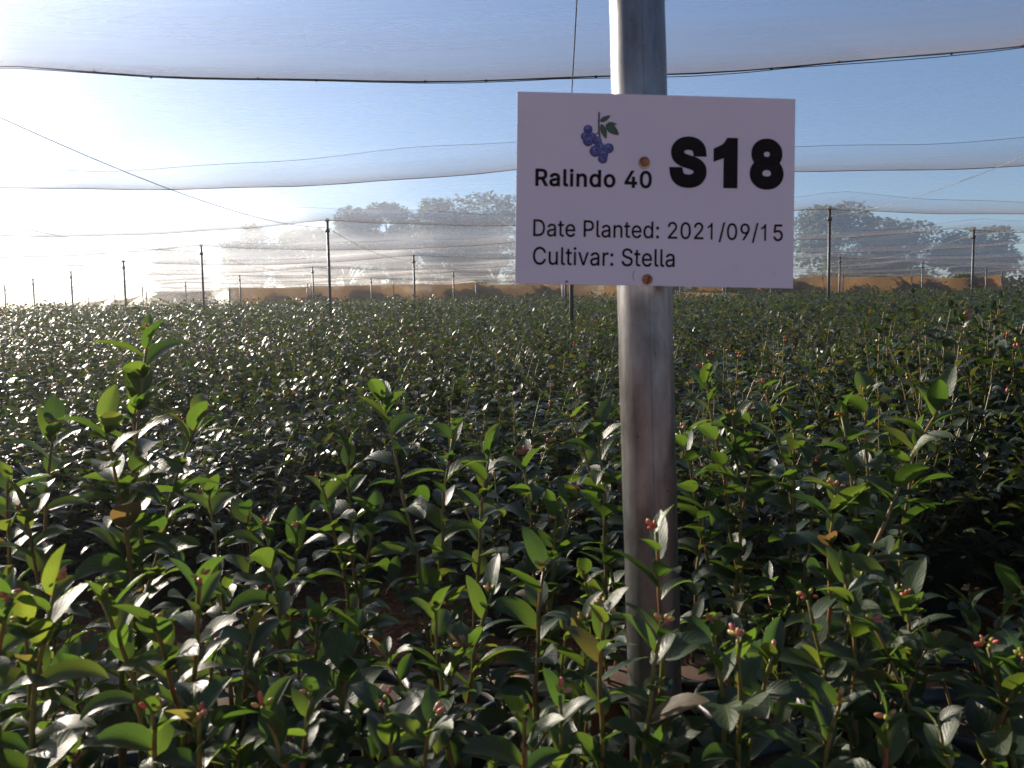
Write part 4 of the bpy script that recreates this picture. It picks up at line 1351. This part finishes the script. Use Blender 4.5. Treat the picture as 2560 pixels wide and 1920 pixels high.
n = 9000
o = np.stack([rng.uniform(-3.6, 3.6, n), rng.uniform(1.0, 4.4, n), np.zeros(n)], -1)
o[:, 2] = ground_z(o[:, 0], o[:, 1]) + 0.012
ln = rng.uniform(0.012, 0.045, n)
mb = MB().leaves(o, rng.uniform(0, 6.28, n), rng.uniform(-0.1, 0.35, n), ln, ln * rng.uniform(0.25, 0.5, n), rng.uniform(-0.4, 0.5, n), rng.uniform(-0.6, 0.6, n), 0.2, nu=3, nv=3)
tag(mb.build('bark_litter', M['litter']), 'reddish bark chips and dry leaves scattered on the soil between the pots', 'litter', kind='stuff')
n = 4200
cl = rng.uniform(0, 1, (60, 2)) * [5.5, 1.5] + [-2.6, 1.0]
ci = rng.integers(0, 60, n)
o = np.concatenate([cl[ci] + rng.normal(0, 0.08, (n, 2)), np.zeros((n, 1))], 1)
o[:, 2] = ground_z(o[:, 0], o[:, 1])
ln = rng.uniform(0.05, 0.16, n)
mb = MB().leaves(o, rng.uniform(0, 6.28, n), rng.uniform(0.7, 1.4, n), ln, 0.006, rng.uniform(0.3, 1.3, n), 0, 0.3, nu=3, nv=4)
tag(mb.build('grass', M['grass']), 'short green grass and weeds between the foreground pots', 'grass', kind='stuff')

# ------------------------------------------------------------------ trees beyond the net wall
def tree(px, top_py, Zd, wpx, label, seed, mat_=None, n=2600, group='hazy trees beyond the net wall', airy=0.5, base=1.0):
    rs = np.random.default_rng(seed)
    t = P(px, top_py, Zd)
    g0 = base
    H = t.z - g0
    Rw = wpx / 2000.0 * Zd / 2 * 1.2
    root = thing('broadleaf_tree', label, 'tree', (t.x, t.y, g0), group)
    tr = MB()
    lean = rs.uniform(-0.06, 0.06) * H
    tr.tube([(0, 0, -0.3), (lean * 0.4, 0, H * 0.25), (lean, 0, H * 0.6), (lean * 1.3, 0, H * 0.85)], [0.020 * H, 0.016 * H, 0.010 * H, 0.004 * H], 8)
    cen = []
    for q in range(34):
        a = rs.uniform(0, 6.28)
        hh = rs.uniform(0.06, 0.97)
        prof = math.sin(math.pi * np.clip((hh + 0.06) / 1.16, 0, 1)) ** 0.6
        rr = Rw * prof * rs.uniform(0.35, 0.9)
        c = np.array([rr * math.cos(a) + lean, rr * math.sin(a) * 0.8, H * min(hh, 0.93)])
        cen.append((c, Rw * rs.uniform(0.24, 0.42)))
        tr.tube([(lean * 0.6, 0, H * hh * 0.55), tuple(c * [0.5, 0.5, 0.85]), tuple(c)], [0.006 * H, 0.004 * H, 0.0015 * H], 5)
    tr.build('trunk', M['bark'], root)
    pts = []
    for c, r in cen:
        m_ = n // len(cen)
        d_ = rs.normal(0, 1, (m_, 3))
        d_ /= np.linalg.norm(d_, axis=1)[:, None]
        rad = r * rs.uniform(0.35, 1.12, m_) ** airy
        pts.append(c + d_ * rad[:, None] * [1.15, 1.0, 0.75])
    o = np.concatenate(pts)
    k = len(o)
    ln = rs.uniform(0.22, 0.5, k)
    fo = MB().leaves(o, rs.uniform(0, 6.28, k), rs.uniform(-0.6, 0.9, k), ln, ln * rs.uniform(0.4, 0.6, k), rs.uniform(0, 0.9, k), rs.uniform(-1, 1, k), 0.2, nu=3, nv=3)
    fo.build('crown', mat_ or M['tree_leaf'], root)
    return root


for i, a in enumerate([
    (455, 622, 90, 130, 'faintest small tree at far left, nearly lost in white haze'),
    (640, 572, 80, 170, 'low rounded hazy tree left of the tall lone post'),
    (770, 556, 76, 130, 'hazy tree directly behind the tall lone post'),
    (860, 515, 72, 150, 'tall hazy tree just right of the lone post'),
    (985, 506, 74, 130, 'feathery hazy tree with a ragged top, middle of the left group'),
    (1110, 500, 70, 190, 'broad hazy tree with a dense crown left of the sign'),
    (1240, 490, 72, 200, 'tallest hazy tree, its crown running behind the sign left edge'),
    (1420, 520, 72, 200, 'hazy tree hidden mostly behind the sign'),
    (2085, 520, 62, 200, 'dark green tree crown just right of the sign behind the tall post'),
    (2235, 555, 64, 170, 'rounded green tree in the middle of the right group'),
    (2430, 585, 62, 170, 'leaning green tree at right behind the far right post'),
]):
    tree(*a, seed=500 + i, n=11500)
tree(2530, 690, 58, 170, 'small tan bush in sunlight at the right edge beyond the net opening', 540, M['tan_leaf'], 2400)
for i in range(26):
    x = X0 + (-3.8 + i * 0.34 + rng.uniform(-.12, .12)) * S
    y = YW + 0.42 + rng.uniform(0, 0.12)
    q = thing('shrub', 'dark shrub showing through the brown net wall', 'shrub', (x, y, 1.0), 'dark shrubs behind the brown net wall')
    r = rng.uniform(0.68, 1.08)
    n = 2800
    d_ = rng.normal(0, 1, (n, 3))
    d_ /= np.linalg.norm(d_, axis=1)[:, None]
    o = d_ * (r * rng.uniform(0.5, 1.05, n))[:, None] * [1.0, 0.3, 1.0] + [0, 0, r]
    ln = rng.uniform(0.15, 0.32, n)
    MB().leaves(o, rng.uniform(0, 6.28, n), rng.uniform(-0.4, 0.9, n), ln, ln * 0.5, 0.5, rng.uniform(-1, 1, n), 0.2, nu=3, nv=3).build('foliage', M['tree_leaf'], q)
    MB().tube([(0, 0, -0.1), (0.05, 0, r * 0.6), (0, 0, r * 1.2)], [0.06, 0.05, 0.02], 6).build('stem', M['bark'], q)


# ------------------------------------------------------------------ morning haze
HAZE = 0.0019
m, nt, out = mat('haze')
pv = nt.nodes.new('ShaderNodeVolumePrincipled')
pv.inputs['Color'].default_value = (0.9, 0.93, 1.0, 1)
pv.inputs['Density'].default_value = HAZE
pv.inputs['Anisotropy'].default_value = 0.62
nt.links.new(pv.outputs[0], out.inputs['Volume'])
hz = MB().box((-95, -8, -1.2), (95, 112, 16)).build('haze', m, None, smooth=False)
hz['kind'] = 'stuff'
